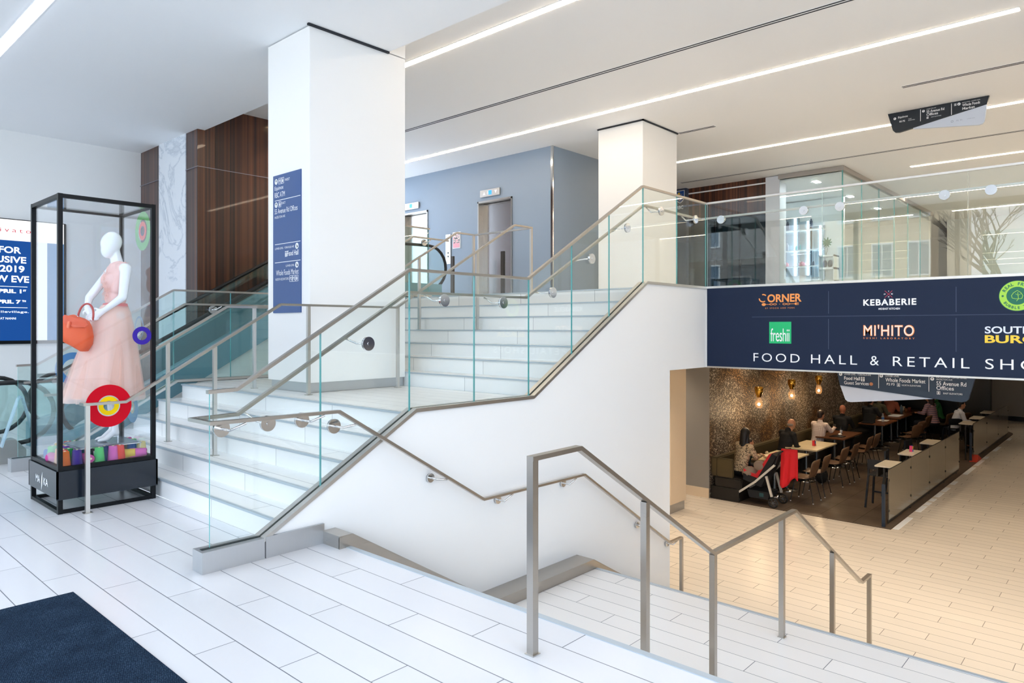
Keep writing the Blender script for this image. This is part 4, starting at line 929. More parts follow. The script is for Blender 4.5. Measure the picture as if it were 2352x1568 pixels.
# ---------------------------------------------------------------- handbag
t = thing('handbag', 'orange leather handbag hanging from the crossed wrists of the mannequin', 'handbag', (1.93, 6.75, 1.36))
def bagm(): return mat('orange_leather', '#e85a28', .5, spec=.3)
Rb = Matrix.Rotation(radians(-50), 4, 'Z'); Tb = Matrix.Translation((1.925, 6.745, 1.50)) @ Matrix.Rotation(radians(-50), 4, 'Z') @ Matrix.Rotation(radians(11), 4, 'Y') @ Matrix.Rotation(radians(50), 4, 'Z') @ Matrix.Diagonal((1.14, 1.14, 1.05, 1)) @ Matrix.Translation((0, 0, -1.50))
b = MB(); lv = [(1.352, .070, .040), (1.36, .10, .052), (1.42, .122, .060), (1.48, .118, .058), (1.535, .095, .048), (1.575, .072, .034), (1.585, .05, .02)]
vs = []; N = 28
for z, a, d in lv:
    for k in range(N):
        an = 2 * pi * k / N; c, s = cos(an), sin(an); q = lambda v: math.copysign(abs(v) ** .55, v)
        pl = 1 + (.05 * sin(an * 7) if z < 1.55 else 0) ; vs.append(V((q(c) * a, q(s) * d * pl, z - (.035 * c if z < 1.5 else .012 * c))))
fs = [[i * N + k, i * N + (k + 1) % N, (i + 1) * N + (k + 1) % N, (i + 1) * N + k] for i in range(len(lv) - 1) for k in range(N)] + [list(range(N))[::-1], [(len(lv) - 1) * N + k for k in range(N)]]
b.smooth = True; b.add(vs, fs); b.xf(Tb @ Rb); b.build('bag_body', bagm(), t)
b = MB(); fl = [(-.082, 1.588), (.085, 1.575), (.108, 1.545), (.10, 1.525), (.02, 1.505), (-.06, 1.525), (-.10, 1.555)]
b.prism([(x, -.064 - (.004 if z < 1.53 else -.012), z) for x, z in fl], (0, .008, 0)); b.xf(Tb @ Rb); b.build('flap', mat('orange_leather_edge', '#dc4f22', .4), t)
b = MB(); b.box(-.035, -.013, -.078, -.066, 1.492, 1.545, .004); b.xf(Tb @ Rb); b.build('strap_tab', mat('orange_leather_light', '#f47a50', .4), t)
b = MB(); b.tube([V((.045 - .058 * cos(pi * k / 16), 0, 1.58 + .125 * sin(pi * k / 16) ** .8)) for k in range(17)], .0075, 8); b.xf(Tb @ Rb); b.build('carry_handle', mat('dark_red_leather', '#b8403a', .4), t)
b = MB()
for x in (-.01, .095): b.ring(V((x, -.01, 1.583)), (0, 1, 0), .006, .010, .003, 14)
b.xf(Tb @ Rb); b.build('buckle_ring', 'chrome', t)

# ---------------------------------------------------------------- cones of thread
def spool_proto(h=.130, rb=.044, rt=.032):
    t = thing('thread_cone', 'x', 'thread spool', (0, 0, 0), 'coloured cones of thread in the display case')
    b = MB(); b.lathe([(.0, 0), (rb - .004, 0), (rb, .004), (rt, h), (rt - .004, h + .003), (.008, h + .003)], n=20); return t, b
cols = {'orange': '#f08a3c', 'purple': '#5f4a9a', 'mint green': '#6fd489', 'coral red': '#f25a4e', 'yellow': '#f0cf62', 'pink': '#e77fc0', 'navy blue': '#1f4a7c', 'bright blue': '#2c7fc4', 'gold': '#cfa93c', 'teal': '#17788c', 'magenta': '#dd5fa6', 'deep green': '#1f9a58', 'red': '#e3332f', 'peach': '#f2b08a', 'brown orange': '#c4704a', 'pale yellow': '#e9dc9a', 'light green': '#8fd89a', 'violet': '#7a3f9c'}
SP = [('orange', 1.775, 6.545, 0, 'standing at the front left corner'), ('purple', 1.865, 6.55, 0, 'standing beside the orange one in the front row'), ('magenta', 1.945, 6.57, 1, 'lying on its side behind the handrail post'), ('mint green', 2.03, 6.55, 0, 'standing at the middle of the front pane'),
      ('navy blue', 2.085, 6.60, 0, 'standing between the mint and the coral one'), ('pink', 2.135, 6.545, 0, 'standing against the left of the coral one'), ('coral red', 2.19, 6.55, 0, 'tallest looking one in the front row'), ('yellow', 2.262, 6.585, 2, 'lying down right of the coral one'),
      ('bright blue', 2.33, 6.68, 0, 'standing near the right rear of the pile'), ('pale yellow', 2.39, 6.62, 0, 'standing next to the lying pink one'), ('pink', 2.345, 6.56, 2, 'lying down at the front right corner'), ('gold', 2.20, 6.93, 0, 'standing under the acrylic table at the back'),
      ('coral red', 2.30, 6.93, 0, 'standing at the back behind the table leg'), ('peach', 2.31, 6.80, 0, 'standing right of the table leg'), ('teal', 1.985, 6.72, 0, 'standing behind the mint one'), ('deep green', 1.84, 6.68, 0, 'standing in the second row at the left'),
      ('red', 1.79, 6.64, 0, 'standing behind the front orange one'), ('brown orange', 1.93, 6.80, 0, 'standing under the left of the acrylic table'), ('navy blue', 2.06, 6.93, 0, 'standing at the back under the mannequin'), ('brown orange', 2.13, 6.74, 1, 'lying end on under the table'),
      ('violet', 1.86, 6.84, 0, 'standing behind the brown orange one'), ('pink', 1.95, 6.94, 0, 'standing at the back left of the table'), ('mint green', 1.785, 6.92, 0, 'standing by the left pane'), ('magenta', 1.77, 6.81, 1, 'lying end on by the left pane'),
      ('peach', 1.79, 6.73, 0, 'standing by the left pane corner'), ('bright blue', 1.83, 7.05, 2, 'lying at the rear left'), ('light green', 2.39, 6.83, 0, 'standing by the right pane'), ('magenta', 2.39, 6.95, 0, 'standing at the rear right'),
      ('gold', 1.87, 7.06, 0, 'standing at the rear near the left pane'), ('light green', 2.0, 7.09, 0, 'standing at the rear centre'), ('red', 1.95, 7.10, 0, 'standing at the rear left of centre'), ('yellow', 2.12, 6.66, 0, 'standing behind the navy one')]
for (c, x, y, lie, where) in SP:
    o, b = spool_proto(); o['label'] = '%s thread cone %s' % (c, where)
    b.build('thread', mat('thread_' + c.replace(' ', '_'), tuple(int(int(cols[c][k:k + 2], 16) * .88 * (.9 if int(cols[c][k:k + 2], 16) < 150 else 1)) for k in (1, 3, 5)), .9, spec=.1), o, local=True)
    q = MB(); q.tube([(0, 0, .12), (0, 0, .137)], .009, 10); q.build('paper_core', mat('paper_core', '#e8d7b0', .7), o, local=True)
    o.location = (x, y, .358)
    if lie: a_ = radians({1: 8, 2: 62}[lie]); o.rotation_euler = (radians(86), 0, a_); o.location = (x - .068 * sin(a_), y + .068 * cos(a_), .358 + .044)
# ================================================================ UPPER HALL SHOPS
sbox('wall_shop_header', 'wood', 16.45, 16.7, 6.76, 9.4, 4.28, HC)
M['darkglass'] = mat('dark_shopfront_glass', '#10222a', .03, spec=.9, alpha=.92)
t = thing('shopfront', 'dark tinted glass shopfront below the dark wood band', 'shopfront', (16.5, 8, UP))
b = MB(); b.box(16.5, 16.52, 6.76, 11.5, UP, 4.28); b.build('glass_pane', 'darkglass', t)
b = MB()
for y in (7.45, 8.1, 8.85): b.box(16.47, 16.53, y - .02, y + .02, UP, 4.28)
b.box(16.46, 16.54, 6.76, 11.5, 4.2, 4.28); b.box(16.46, 16.54, 6.76, 11.5, UP, UP + .08); b.build('mullion', 'blackm', t)
sbox('wall_dark_shop', mat('dark_shop_wall', '#2c3338', .6), 20.5, 20.7, 6.9, 13.6, UP, HC)
t = thing('pillar_sign', 'slim navy pillar sign with a lion shield beside the far column', 'sign', (16.4, 9.0, UP))
MB().box(16.3, 16.45, 8.80, 9.35, UP, HC, .005).build('pillar_panel', mat('pillar_navy', '#3c4458', .4), t)
b = MB(); X = 16.2985
b.prism([(X, 9.10, 5.03), (X, 8.84, 5.03), (X, 8.84, 4.82), (X, 8.90, 4.74), (X, 8.97, 4.70), (X, 9.04, 4.74), (X, 9.10, 4.82)], (-.002, 0, 0)); o = b.build('shield_border', 'white', t)
b = MB(); b.prism([(X - .0025, 9.085, 5.015), (X - .0025, 8.855, 5.015), (X - .0025, 8.855, 4.83), (X - .0025, 8.91, 4.755), (X - .0025, 8.97, 4.715), (X - .0025, 9.03, 4.755), (X - .0025, 9.085, 4.83)], (-.001, 0, 0)); b.build('shield_field', mat('royal_blue', '#1e4f9e', .4), o)
b = MB(); b.ring((X - .004, 9.0, 4.95), (-1, 0, 0), 0, .035, .001, 16); b.bar([(X - .005, 9.03, 4.93), (X - .005, 8.97, 4.88), (X - .005, 8.95, 4.80), (X - .005, 8.99, 4.77)], .002, .05, up=(1, 0, 0)); b.bar([(X - .005, 8.97, 4.90), (X - .005, 8.90, 4.94)], .002, .022, up=(1, 0, 0)); b.bar([(X - .005, 8.96, 4.86), (X - .005, 8.90, 4.85)], .002, .02, up=(1, 0, 0)); b.build('lion_emblem', 'yellow_em' if 'yellow_em' in M else mat('emblem_yellow', '#e8c04a', .4), o)
b = MB(); text_mb('RBC', (X - .002, 9.075, 4.55), RT, UPV, .2, .09, bold=.03, mb=b); b.build('bank_lettering', 'white', t)
# glass corner shop
SX, SY = 16.38, 5.03
t = shop = thing('corner_shop', 'bright glass walled corner shop with white shelving in the upper hall', 'shop', (SX, SY, UP))
MB().box(SX, SX + .4, 6.43, 6.76, UP, 5.06).build('pier', mat('pale_grey_panel', '#d3d8e0', .4), t)
b = MB(); b.box(SX - .03, SX + .06, SY - .03, 6.45, 4.975, 5.075); b.box(SX + .06, 25.0, SY - .03, SY + .06, 4.975, 5.075); b.build('fascia_band', mat('taupe_fascia', '#a9a39d', .5), t)
b = MB(); b.box(SX + .01, SX + .022, SY, 5.73, UP, 4.975); b.box(SX + .01, SX + .022, 5.74, 6.43, UP, 4.975)
for k in range(6): b.box(SX + 1.42 * k, SX + 1.42 * (k + 1) - .012, SY, SY + .012, UP, 4.975)
b.build('glass_pane', 'glass', t)
b = MB(); b.box(SX - .006, SX + .02, SY - .008, SY + .012, UP, 4.975); 
for k in range(1, 6): b.box(SX + 1.42 * k - .014, SX + 1.42 * k - .004, SY - .004, SY + .016, UP, 4.975)
b.build('glass_joint', 'edge', t)
MB().box(SX + .05, 25, SY + .05, 9.4, 4.93, 4.96).build('shop_ceiling', mat('shop_ceiling_white', '#f4f8fa', .6), t)
MB().box(24.8, 25.0, SY + .05, 9.4, UP, 4.96).build('rear_wall', 'paint', t)
MB().box(SX + .4, 25, 8.6, 8.7, UP, 4.96).build('side_wall', 'paint', t)
wh = mat('white_lacquer', '#eef4f6', .3)
def px(y0, y1, z0, z1, x=19.0, d=.3): return (x, x + d, y0, y1, z0, z1)
MB().box(19.3, 19.4, 5.9, 8.6, UP, 4.9).build('display_wall', wh, t)
ledm = mat('led_strip', '#ffffff', emit='#eaf6ff', estr=9)
for k, (y, z0, z1) in enumerate(((7.12, 2.9, 4.46), (6.78, 2.9, 4.35), (6.46, 2.85, 4.2), (7.45, 2.9, 4.5))):
    MB().box(19.24, 19.3, y - .10, y + .26, z0, z1).build('mirror_panel', mat('pale_mirror', '#c3d8e4', .08, metal=.5), t)
    MB().box(19.21, 19.235, y - .02, y + .02, z0, z1).build('led_strip', ledm, t)
for z in (3.12, 3.55, 4.09): MB().box(19.0, 19.3, 6.36, 7.9, z, z + .02).build('shelf', wh, t)
for k, (y, z, c, w, h) in enumerate(((7.28, 4.11, '#3a3f55', .12, .26), (6.95, 3.57, '#4aa0a8', .05, .16), (7.05, 3.57, '#57b8b4', .05, .14), (7.3, 3.57, '#8a8f9c', .10, .22), (6.66, 4.11, '#46506a', .08, .28), (6.9, 3.14, '#b46a88', .16, .12), (7.3, 3.14, '#c05a60', .10, .12), (6.6, 3.14, '#31363f', .08, .12))):
    o = MB(); o.lathe([(0, 0), (w / 2, 0), (w / 2, h * .75), (w / 4, h * .85), (w / 4, h), (0, h)], (19.12, y, z), 12); o = o.build('product_bottle', mat('product_%d' % k, c, .3)); tag(o, ['dark product box shape high on the left lit shelf', 'small teal bottle on the middle lit shelf', 'second teal bottle beside it on the middle lit shelf', 'grey vase on the left of the middle lit shelf', 'dark blue bottle between the lit mirrors on the top shelf', 'pink jar on the lowest lit shelf', 'red jar at the left end of the lowest lit shelf', 'black jar at the right end of the lowest lit shelf'][k], 'bottle', 'products on the shelves of the glass corner shop')
# counter with monstera leaf
t = thing('display_counter', 'white counter with open shelf inside the glass corner shop', 'counter', (19.0, 6.17, UP))
b = MB(); b.box(18.8, 19.2, 5.98, 6.36, UP, 2.72); b.box(18.8, 19.2, 5.98, 6.36, 3.0, 3.05); b.box(18.8, 19.2, 5.98, 6.36, 3.33, 3.37); b.box(18.8, 19.2, 6.34, 6.36, 2.7, 3.37); b.box(18.8, 19.2, 5.98, 6.0, 2.7, 3.37); b.build('carcass', wh, t)
for y, L in ((6.12, 'dark blue bag on the open shelf of the shop counter, nearer the corner'), (6.25, 'dark blue bag on the open shelf of the shop counter, nearer the lit shelves')):
    b = MB(); b.ell((18.95, y, 3.15), (.08, .055, .10), 12, 8); tag(b.build('small_bag', mat('bag_navy', '#21455e', .5)), L, 'bag', 'bags on the shop counter shelf')
t = thing('monstera_leaf', 'dark green monstera leaf standing on the white shop counter', 'plant', (18.95, 6.2, 3.37))
b = MB(); pts = []
for k in range(40):
    a = -pi * .94 + 2 * pi * .94 * k / 39; r = .13 * (1 + .18 * cos(a)) * (1 if k % 4 in (0, 1) else .62); pts.append((18.95 + .02 * sin(a * 2), 6.2 - sin(a) * r * .95, 3.68 + cos(a) * r * 1.05))
b.add([(18.95, 6.2, 3.66)] + pts, [[0, i, i + 1] for i in range(1, 40)]); b.build('leaf_blade', mat('leaf_green', '#1c6b48', .35), t)
MB().tube([(18.95, 6.2, 3.66), (18.95, 6.19, 3.5), (18.95, 6.22, 3.4), (18.95, 6.2, 3.37)], .005, 6).build('stem', mat('stem_dark', '#2c3d30', .5), t)
t = MB().box(21.0, 21.8, 5.6, 6.6, UP, 3.0, .01).build('cash_desk', wh); tag(t, 'plain white cash desk farther back in the glass corner shop', 'desk')
for (x, y, L) in ((17.0, 5.8, 'square ceiling spotlight just inside the shop corner'), (17.0, 7.2, 'square ceiling spotlight over the lit shelves'), (19.5, 5.8, 'square ceiling spotlight in the middle of the shop ceiling'), (22, 5.8, 'square ceiling spotlight deep in the shop')):
    t = thing('recessed_spotlight', L, 'ceiling light', (x, y, 4.93), 'spotlights in the glass corner shop')
    MB().box(x - .16, x + .16, y - .08, y + .08, 4.922, 4.93).build('housing', 'pl', t)
    MB().box(x - .13, x + .13, y - .055, y + .055, 4.916, 4.9215).build('lens', mat('spot_lens', '#ffffff', emit='#f2faff', estr=170), t)
# plain hall ends
sbox('wall_upper_end', mat('far_hall_wall', '#e9ebe6', .6), 27.0, 27.2, -6, 5.0, UP, HC)
sbox('window_3', 'glass', 26.9, 26.92, -5, 4.0, UP, 4.6)
# ================================================================ CAFE IN THE LOWER HALL
F = LZ + .006
# lights of the lower hall (downlights added in its hidden ceiling to brighten hall and cafe)
def downlight(x, y, e, col, label, z=1.2, spot=115):
    t = thing('downlight', label, 'ceiling light', (x, y, z), 'recessed downlights of the lower hall')
    b = MB(); b.ring((x, y, z - .004), (0, 0, -1), .06, .085, .006, 24); b.build('bezel', 'pl', t)
    b = MB(); b.ring((x, y, z - .001), (0, 0, -1), 0, .058, .002, 20); b.build('lens', mat('warm_lens', '#ffffff', emit=(255, 214, 160), estr=12), t)
    l = lamp('downlight_bulb', 'SPOT', (x, y, z - .02), e, col, (0, 0, 0), size=.06, spot=radians(spot), blend=.8); l.parent = t; l.location = (0, 0, -.02)
for i, (x, y) in enumerate(((9.0, 3.3), (11.6, 3.3), (9.0, .6), (11.6, .6), (14.5, .6), (14.5, 2.2), (18.5, 1.2), (22.5, 1.2), (10.2, 5.6), (27.5, 1.5), (9.8, 7.6), (12.3, 7.6))):
    downlight(x, y, [125, 105, 170, 90, 70, 70, 60, 60, 120, 60, 120, 120][i], (1, .84, .66), 'unseen added downlight over the lower hall, %s' % ['first row nearest the stair end', 'second row towards the cafe corner', 'first row farther right', 'second row farther right', 'beside the cafe partition at the right', 'just outside the front of the cafe partition', 'midway along the cafe partition', 'towards the far corridor', 'between stair wall and cafe', 'at the very end of the corridor', 'deep behind the stair wall', 'in front of the warm grey recess'][i])
for i, (x, y) in enumerate(((14.2, 6.1), (16.6, 6.1), (19.3, 6.1), (14.6, 4.2), (18, 4.2), (22, 4.6), (22, 6.1))):
    downlight(x, y, [62, 62, 62, 36, 34, 34, 44][i], (1, .80, .58), 'unseen added downlight over the cafe, %s' % ['above the bench by the stroller', 'above the bench by the second table', 'above the bench by the third table', 'above the aisle near the first stool', 'in the middle of the aisle', 'at the rear of the aisle', 'above the rear tables'][i], spot=120)
downlight(6.35, 10.85, 60, (1, .86, .68), 'small round downlight washing the top of the dark wood wall', z=HC, spot=100)
# bench along the pebble wall
t = thing('bench', 'long black banquette with olive back along the pebble wall', 'bench', (19, 6.1, F))
blk = mat('black_leather', '#14110f', .4); olv = mat('olive_leather', '#4a3f26', .45)
b = MB(); b.box(12.93, 25.3, 5.86, 6.44, F, -1.62); b.build('plinth', blk, t)
b = MB()
for k in range(9): b.box(12.93 + k * 1.375, 12.93 + (k + 1) * 1.375 - .01, 5.80, 6.36, -1.62, -1.42, .02)
b.build('seat_cushion', blk, t)
b = MB(); b.box(12.93, 25.3, 6.30, 6.44, -1.42, -1.055, .02); b.box(12.925, 12.995, 5.98, 6.305, -1.42, -1.06, .015); b.build('back_cushion', olv, t)
# tables
def table_proto(m, L=1.3, Wd=.68, ped=2):
    t = thing('cafe_table', 'x', 'table', (0, 0, 0)); z = .74
    b = MB(); b.box(-L / 2, -.003, -Wd / 2, Wd / 2, z - .03, z, .004); b.box(.003, L / 2, -Wd / 2, Wd / 2, z - .03, z, .004); b.build('table_top', m, t, local=True)
    for sx in (-1, 1):
        x = sx * L / 4; MB().cyl((x, 0, .02), (x, 0, z - .03), .032, 14).build('pedestal', mat('grey_pedestal', '#8e959a', .25, metal=.8), t, local=True)
        b = MB(); b.lathe([(.0, 0), (.22, 0), (.22, .012), (.05, .028), (.03, .05), (0, .05)], (x, 0, 0), 28); b.build('foot_disc', 'chrome', t, local=True)
    return t
cream = mat('cream_table_top', '#d9c9a4', .3); brown = mat('walnut_table_top', '#6e452a', .28)
TP = table_proto(cream); TPd = table_proto(brown, 1.4, .66)
TB = [(TP, 14.28, 5.58, 'cream cafe table behind the stroller, first from the front'), (TP, 16.1, 5.60, 'cream cafe table with a small red card, second from the front'),
      (TPd, 18.15, 5.65, 'walnut brown cafe table in front of the man in the checked shirt'), (TPd, 21.4, 5.62, 'walnut brown cafe table with the laptop and water bottle'), (TPd, 23.2, 5.66, 'walnut brown cafe table with a white newspaper, behind the laptop table'), (TPd, 24.6, 5.75, 'farthest walnut brown cafe table loaded with cups')]
used = set()
for p, x, y, L in TB:
    place(p, p not in used, (x, y, F), 0, L, 'cafe tables along the banquette'); used.add(p)
# bentwood chairs
def chair_proto():
    t = thing('cafe_chair', 'x', 'chair', (0, 0, 0)); ply = mat('walnut_plywood', '#70533c', .32)
    # shell: seat curving up to the back, facing +y local
    vs = []; fs = []; NU, NV = 11, 9
    prof = [(.22, .455), (.20, .462), (.12, .455), (.02, .448), (-.08, .450), (-.15, .47), (-.195, .52), (-.225, .60), (-.245, .69), (-.262, .77), (-.275, .835)]
    hw = [.17, .20, .225, .23, .225, .205, .18, .19, .215, .22, .17]
    for side in (0, 1):
        for i, (y, z) in enumerate(prof):
            for j in range(NV):
                u = -1 + 2 * j / (NV - 1); x = u * hw[i]; cu = .035 * u * u
                yy = y + (cu * 1.6 if i > 5 else 0); zz2 = z + (cu * .5 if i <= 5 else 0) - (.03 * u * u * (1 if i == 10 else 0)); 
                if side: yy += (.0 if i <= 5 else -.011); zz2 -= (.011 if i <= 5 else 0)
                vs.append((x, yy, zz2))
    n = NU * NV
    for i in range(NU - 1):
        for j in range(NV - 1):
            a = i * NV + j; fs.append([a, a + 1, a + NV + 1, a + NV]); fs.append([n + a, n + a + NV, n + a + NV + 1, n + a + 1])
    rim = [j for j in range(NV)] + [i * NV + NV - 1 for i in range(1, NU)] + [(NU - 1) * NV + j for j in range(NV - 2, -1, -1)] + [i * NV for i in range(NU - 2, 0, -1)]
    for k in range(len(rim)): a, c = rim[k], rim[(k + 1) % len(rim)]; fs.append([a, n + a, n + c, c])
    b = MB(); b.add(vs, fs, True); b.build('seat_shell', ply, t, local=True)
    for sx in (-1, 1):
        for sy in (-1, 1):
            o = MB().tube([(sx * .12, sy * .10, .44), (sx * .165, sy * .14 - .01, .40), (sx * .215, sy * .215 - .02, .012)], .0085, 8).build('leg', 'black', t, local=True)
            MB().cyl((sx * .215, sy * .215 - .02, 0), (sx * .215, sy * .215 - .02, .014), .013, 8).build('foot_cap', 'pl', o, local=True)
    MB().bar([(-.12, -.10, .437), (.12, -.10, .437), (.12, .10, .437), (-.12, .10, .437), (-.12, -.10, .437)], .016, .016).build('seat_frame', 'black', t, local=True)
    return t
CP = chair_proto()
CH = [(13.95, 4.98, 0, 'plywood chair nearest the stroller, at the first cream table'), (14.62, 5.0, .05, 'plywood chair on the right at the first cream table'), (15.85, 5.02, -.03, 'plywood chair on the left at the second cream table'),
      (16.5, 5.0, .04, 'plywood chair on the right at the second cream table'), (17.75, 5.06, .05, 'plywood chair on the left facing the man in the checked shirt'), (18.45, 5.08, 0, 'plywood chair on the right facing the man in the checked shirt'),
      (20.9, 4.72, -.35, 'plywood chair turned outward before the laptop table'), (21.7, 4.80, -.25, 'plywood chair pulled back before the laptop table, right one'), (23.2, 4.95, -.15, 'plywood chair before the newspaper table'), (24.3, 4.6, -.3, 'plywood chair under the person in the striped top'), (24.75, 4.25, -.5, 'last plywood chair, near the rear counter tables')]
for i, (x, y, r, L) in enumerate(CH): place(CP, i == 0, (x, y, F), r, L, 'plywood shell chairs of the cafe')
# glass partitions with posts and little counter tables
def partition(label, x0, x1, n, posts):
    t = thing('partition', label, 'partition', ((x0 + x1) / 2, 3.3, F)); gm = mat('bronze_mirror_panel', '#958b78', .12, metal=.55, alpha=.93); w = (x1 - x0) / n
    for k in range(n):
        a, c = x0 + k * w + .005, x0 + (k + 1) * w - .005
        o = MB().box(a, c, 3.290, 3.302, -1.78, -.92).build('panel', gm, t)
        MB().box(a, c, 3.288, 3.304, -.920, -.914).build('edge_strip', 'black', o)
    b = MB()
    for k in range(n + 1):
        for z in (-1.62, -1.10): b.ring((x0 + k * w, 3.289, z), (0, -1, 0), 0, .022, .008, 14)
    b.build('clamp_discs', 'black', t)
    for x in posts: MB().box(x - .022, x + .022, 3.31, 3.36, F, -1.20 if x > x0 else -1.15).build('post', mat('navy_steel_post', '#1a2a3c', .4), t)
    MB().box(x0, x1, 3.303, 3.311, -1.84, -1.78).build('bottom_rail', 'black', t)
    return t
partition('first low bronze glass partition beside the bar stool, nearest the stairs', 13.15, 19.1, 4, [13.0, 14.7, 16.2, 17.6, 18.9])
partition('second low bronze glass partition farther back by the corridor', 20.9, 26.7, 3, [20.8, 22.9, 24.8, 26.4])
def counter_proto():
    t = thing('counter_table', 'x', 'table', (0, 0, 0))
    MB().box(-.34, .34, -.15, .15, .90, .925, .004).build('table_top', mat('white_counter_top', '#e6dcc8', .3), t, local=True)
    MB().box(-.30, .30, .10, .13, .72, .90).build('apron', 'black', t, local=True)
    for sx in (-1, 1): MB().box(sx * .30 - .015, sx * .30 + .015, -.015, .015, 0, .90).build('leg', 'black', t, local=True)
    return t
KP = counter_proto()
for i, (x, L) in enumerate(((13.87, 'small white counter table above the bar stool, nearest one'), (15.42, 'small white counter table with the colourful card'), (17.15, 'small white counter table at the far end of the first partition'), (21.25, 'small white counter table in front of the person in the white top'), (22.65, 'small white counter table at the start of the second partition'), (24.3, 'farthest small white counter table by the second partition'))):
    place(KP, i == 0, (x, 3.47, F), 0, L, 'small white counter tables on the partitions')
def stool_proto():
    t = thing('bar_stool', 'x', 'stool', (0, 0, 0)); m = mat('midnight_plastic', '#121b26', .4)
    MB().box(-.19, .19, -.17, .20, .60, .635, .012).build('seat', m, t, local=True)
    MB().box(-.20, .20, .165, .195, .72, .90, .012).build('backrest', m, t, local=True)
    for sx in (-1, 1):
        MB().bar([(sx * .215, -.20, 0), (sx * .175, -.15, .61)], .032, .032, up=(0, 1, 0)).build('leg', m, t, local=True)
        MB().bar([(sx * .225, .23, 0), (sx * .185, .175, .62), (sx * .185, .18, .90)], .032, .032, up=(0, 1, 0)).build('leg', m, t, local=True)
    MB().box(-.19, .19, -.19, -.16, .22, .25).build('footrest', m, t, local=True)
    return t
BP = stool_proto()
for i, (x, y, r, L) in enumerate(((14.40, 3.72, pi / 2, 'dark bar stool standing clear at the first counter table'), (15.55, 3.75, .1, 'dark bar stool tucked at the counter table with the card'), (17.2, 3.75, -.1, 'dark bar stool tucked at the third counter table'), (22.3, 3.98, 2.2, 'dark bar stool under the person in the white top'), (23.0, 3.8, 0, 'dark bar stool at the second partition'))):
    place(BP, i == 0, (x, y, F), r, L, 'dark bar stools at the counter tables')
def card(x, y, z, cols_, L):
    t = thing('table_card', L, 'table card', (x, y, z)); b = MB()
    b.prism([(x - .05, y, z), (x + .05, y, z), (x + .05, y + .02, z + .12), (x - .05, y + .02, z + .12)], (0, .004, 0)); b.build('card_front', mat('card_' + cols_[0][1:], cols_[0], .5), t)
    b = MB(); b.box(x - .005, x + .045, y + .004, y + .008, z + .045, z + .10); b.build('card_print', mat('card_' + cols_[1][1:], cols_[1], .5), t)
    MB().prism([(x - .052, y - .002, z), (x - .048, y - .002, z), (x - .048, y + .05, z), (x - .052, y + .05, z)], (0, 0, .12)).build('card_side', mat('card_' + cols_[2][1:], cols_[2], .5), t)
card(16.05, 5.5, F + .741, ('#d8223a', '#2a56b0', '#e0303c'), 'red and blue card on the second cream table'); card(15.5, 3.45, F + .926, ('#3a8be0', '#e8b030', '#e0407a'), 'pink and blue card on the white counter table')
# pendants
def pendant_proto():
    t = thing('pendant_lamp', 'x', 'pendant lamp', (0, 0, 0)); g = mat('polished_brass', '#d9a545', .14, metal=1)
    MB().cyl((0, 0, .30), (0, 0, 1.2), .003, 6).build('cord', 'black', t, local=True)
    b = MB(); b.lathe([(.0, .31), (.075, .305), (.085, .27), (.082, .20), (.055, .13), (.042, .09), (.040, .085)], n=28); b.build('brass_shade', g, t, local=True)
    b = MB(); b.lathe([(.040, .088), (.055, .05), (.072, .0), (.075, -.06), (.062, -.125), (.05, -.14)], n=28); b.build('glass_shade', mat('smoked_glass', '#c8a888', .05, alpha=.30), t, local=True)
    b = MB(); b.ell((0, 0, -.06), .028, 14, 10); b.build('bulb', mat('warm_bulb', '#fff0d0', emit='#ffcf90', estr=22), t, local=True)
    return t
PP = pendant_proto()
for i, (x, y, z, L) in enumerate(((14.2, 6.0, -.03, 'brass pendant lamp hanging lowest at the left of the pebble wall'), (16.0, 6.0, .02, 'brass pendant lamp in the middle before the pebble wall'), (17.75, 6.0, .02, 'brass pendant lamp at the right, beside the hanging navy sign'))):
    place(PP, i == 0, (x, y, z), 0, L, 'brass and smoked glass pendant lamps')
    lamp('pendant_glow', 'POINT', (x, y, z - .25), 9, (1, .72, .42), size=.04)

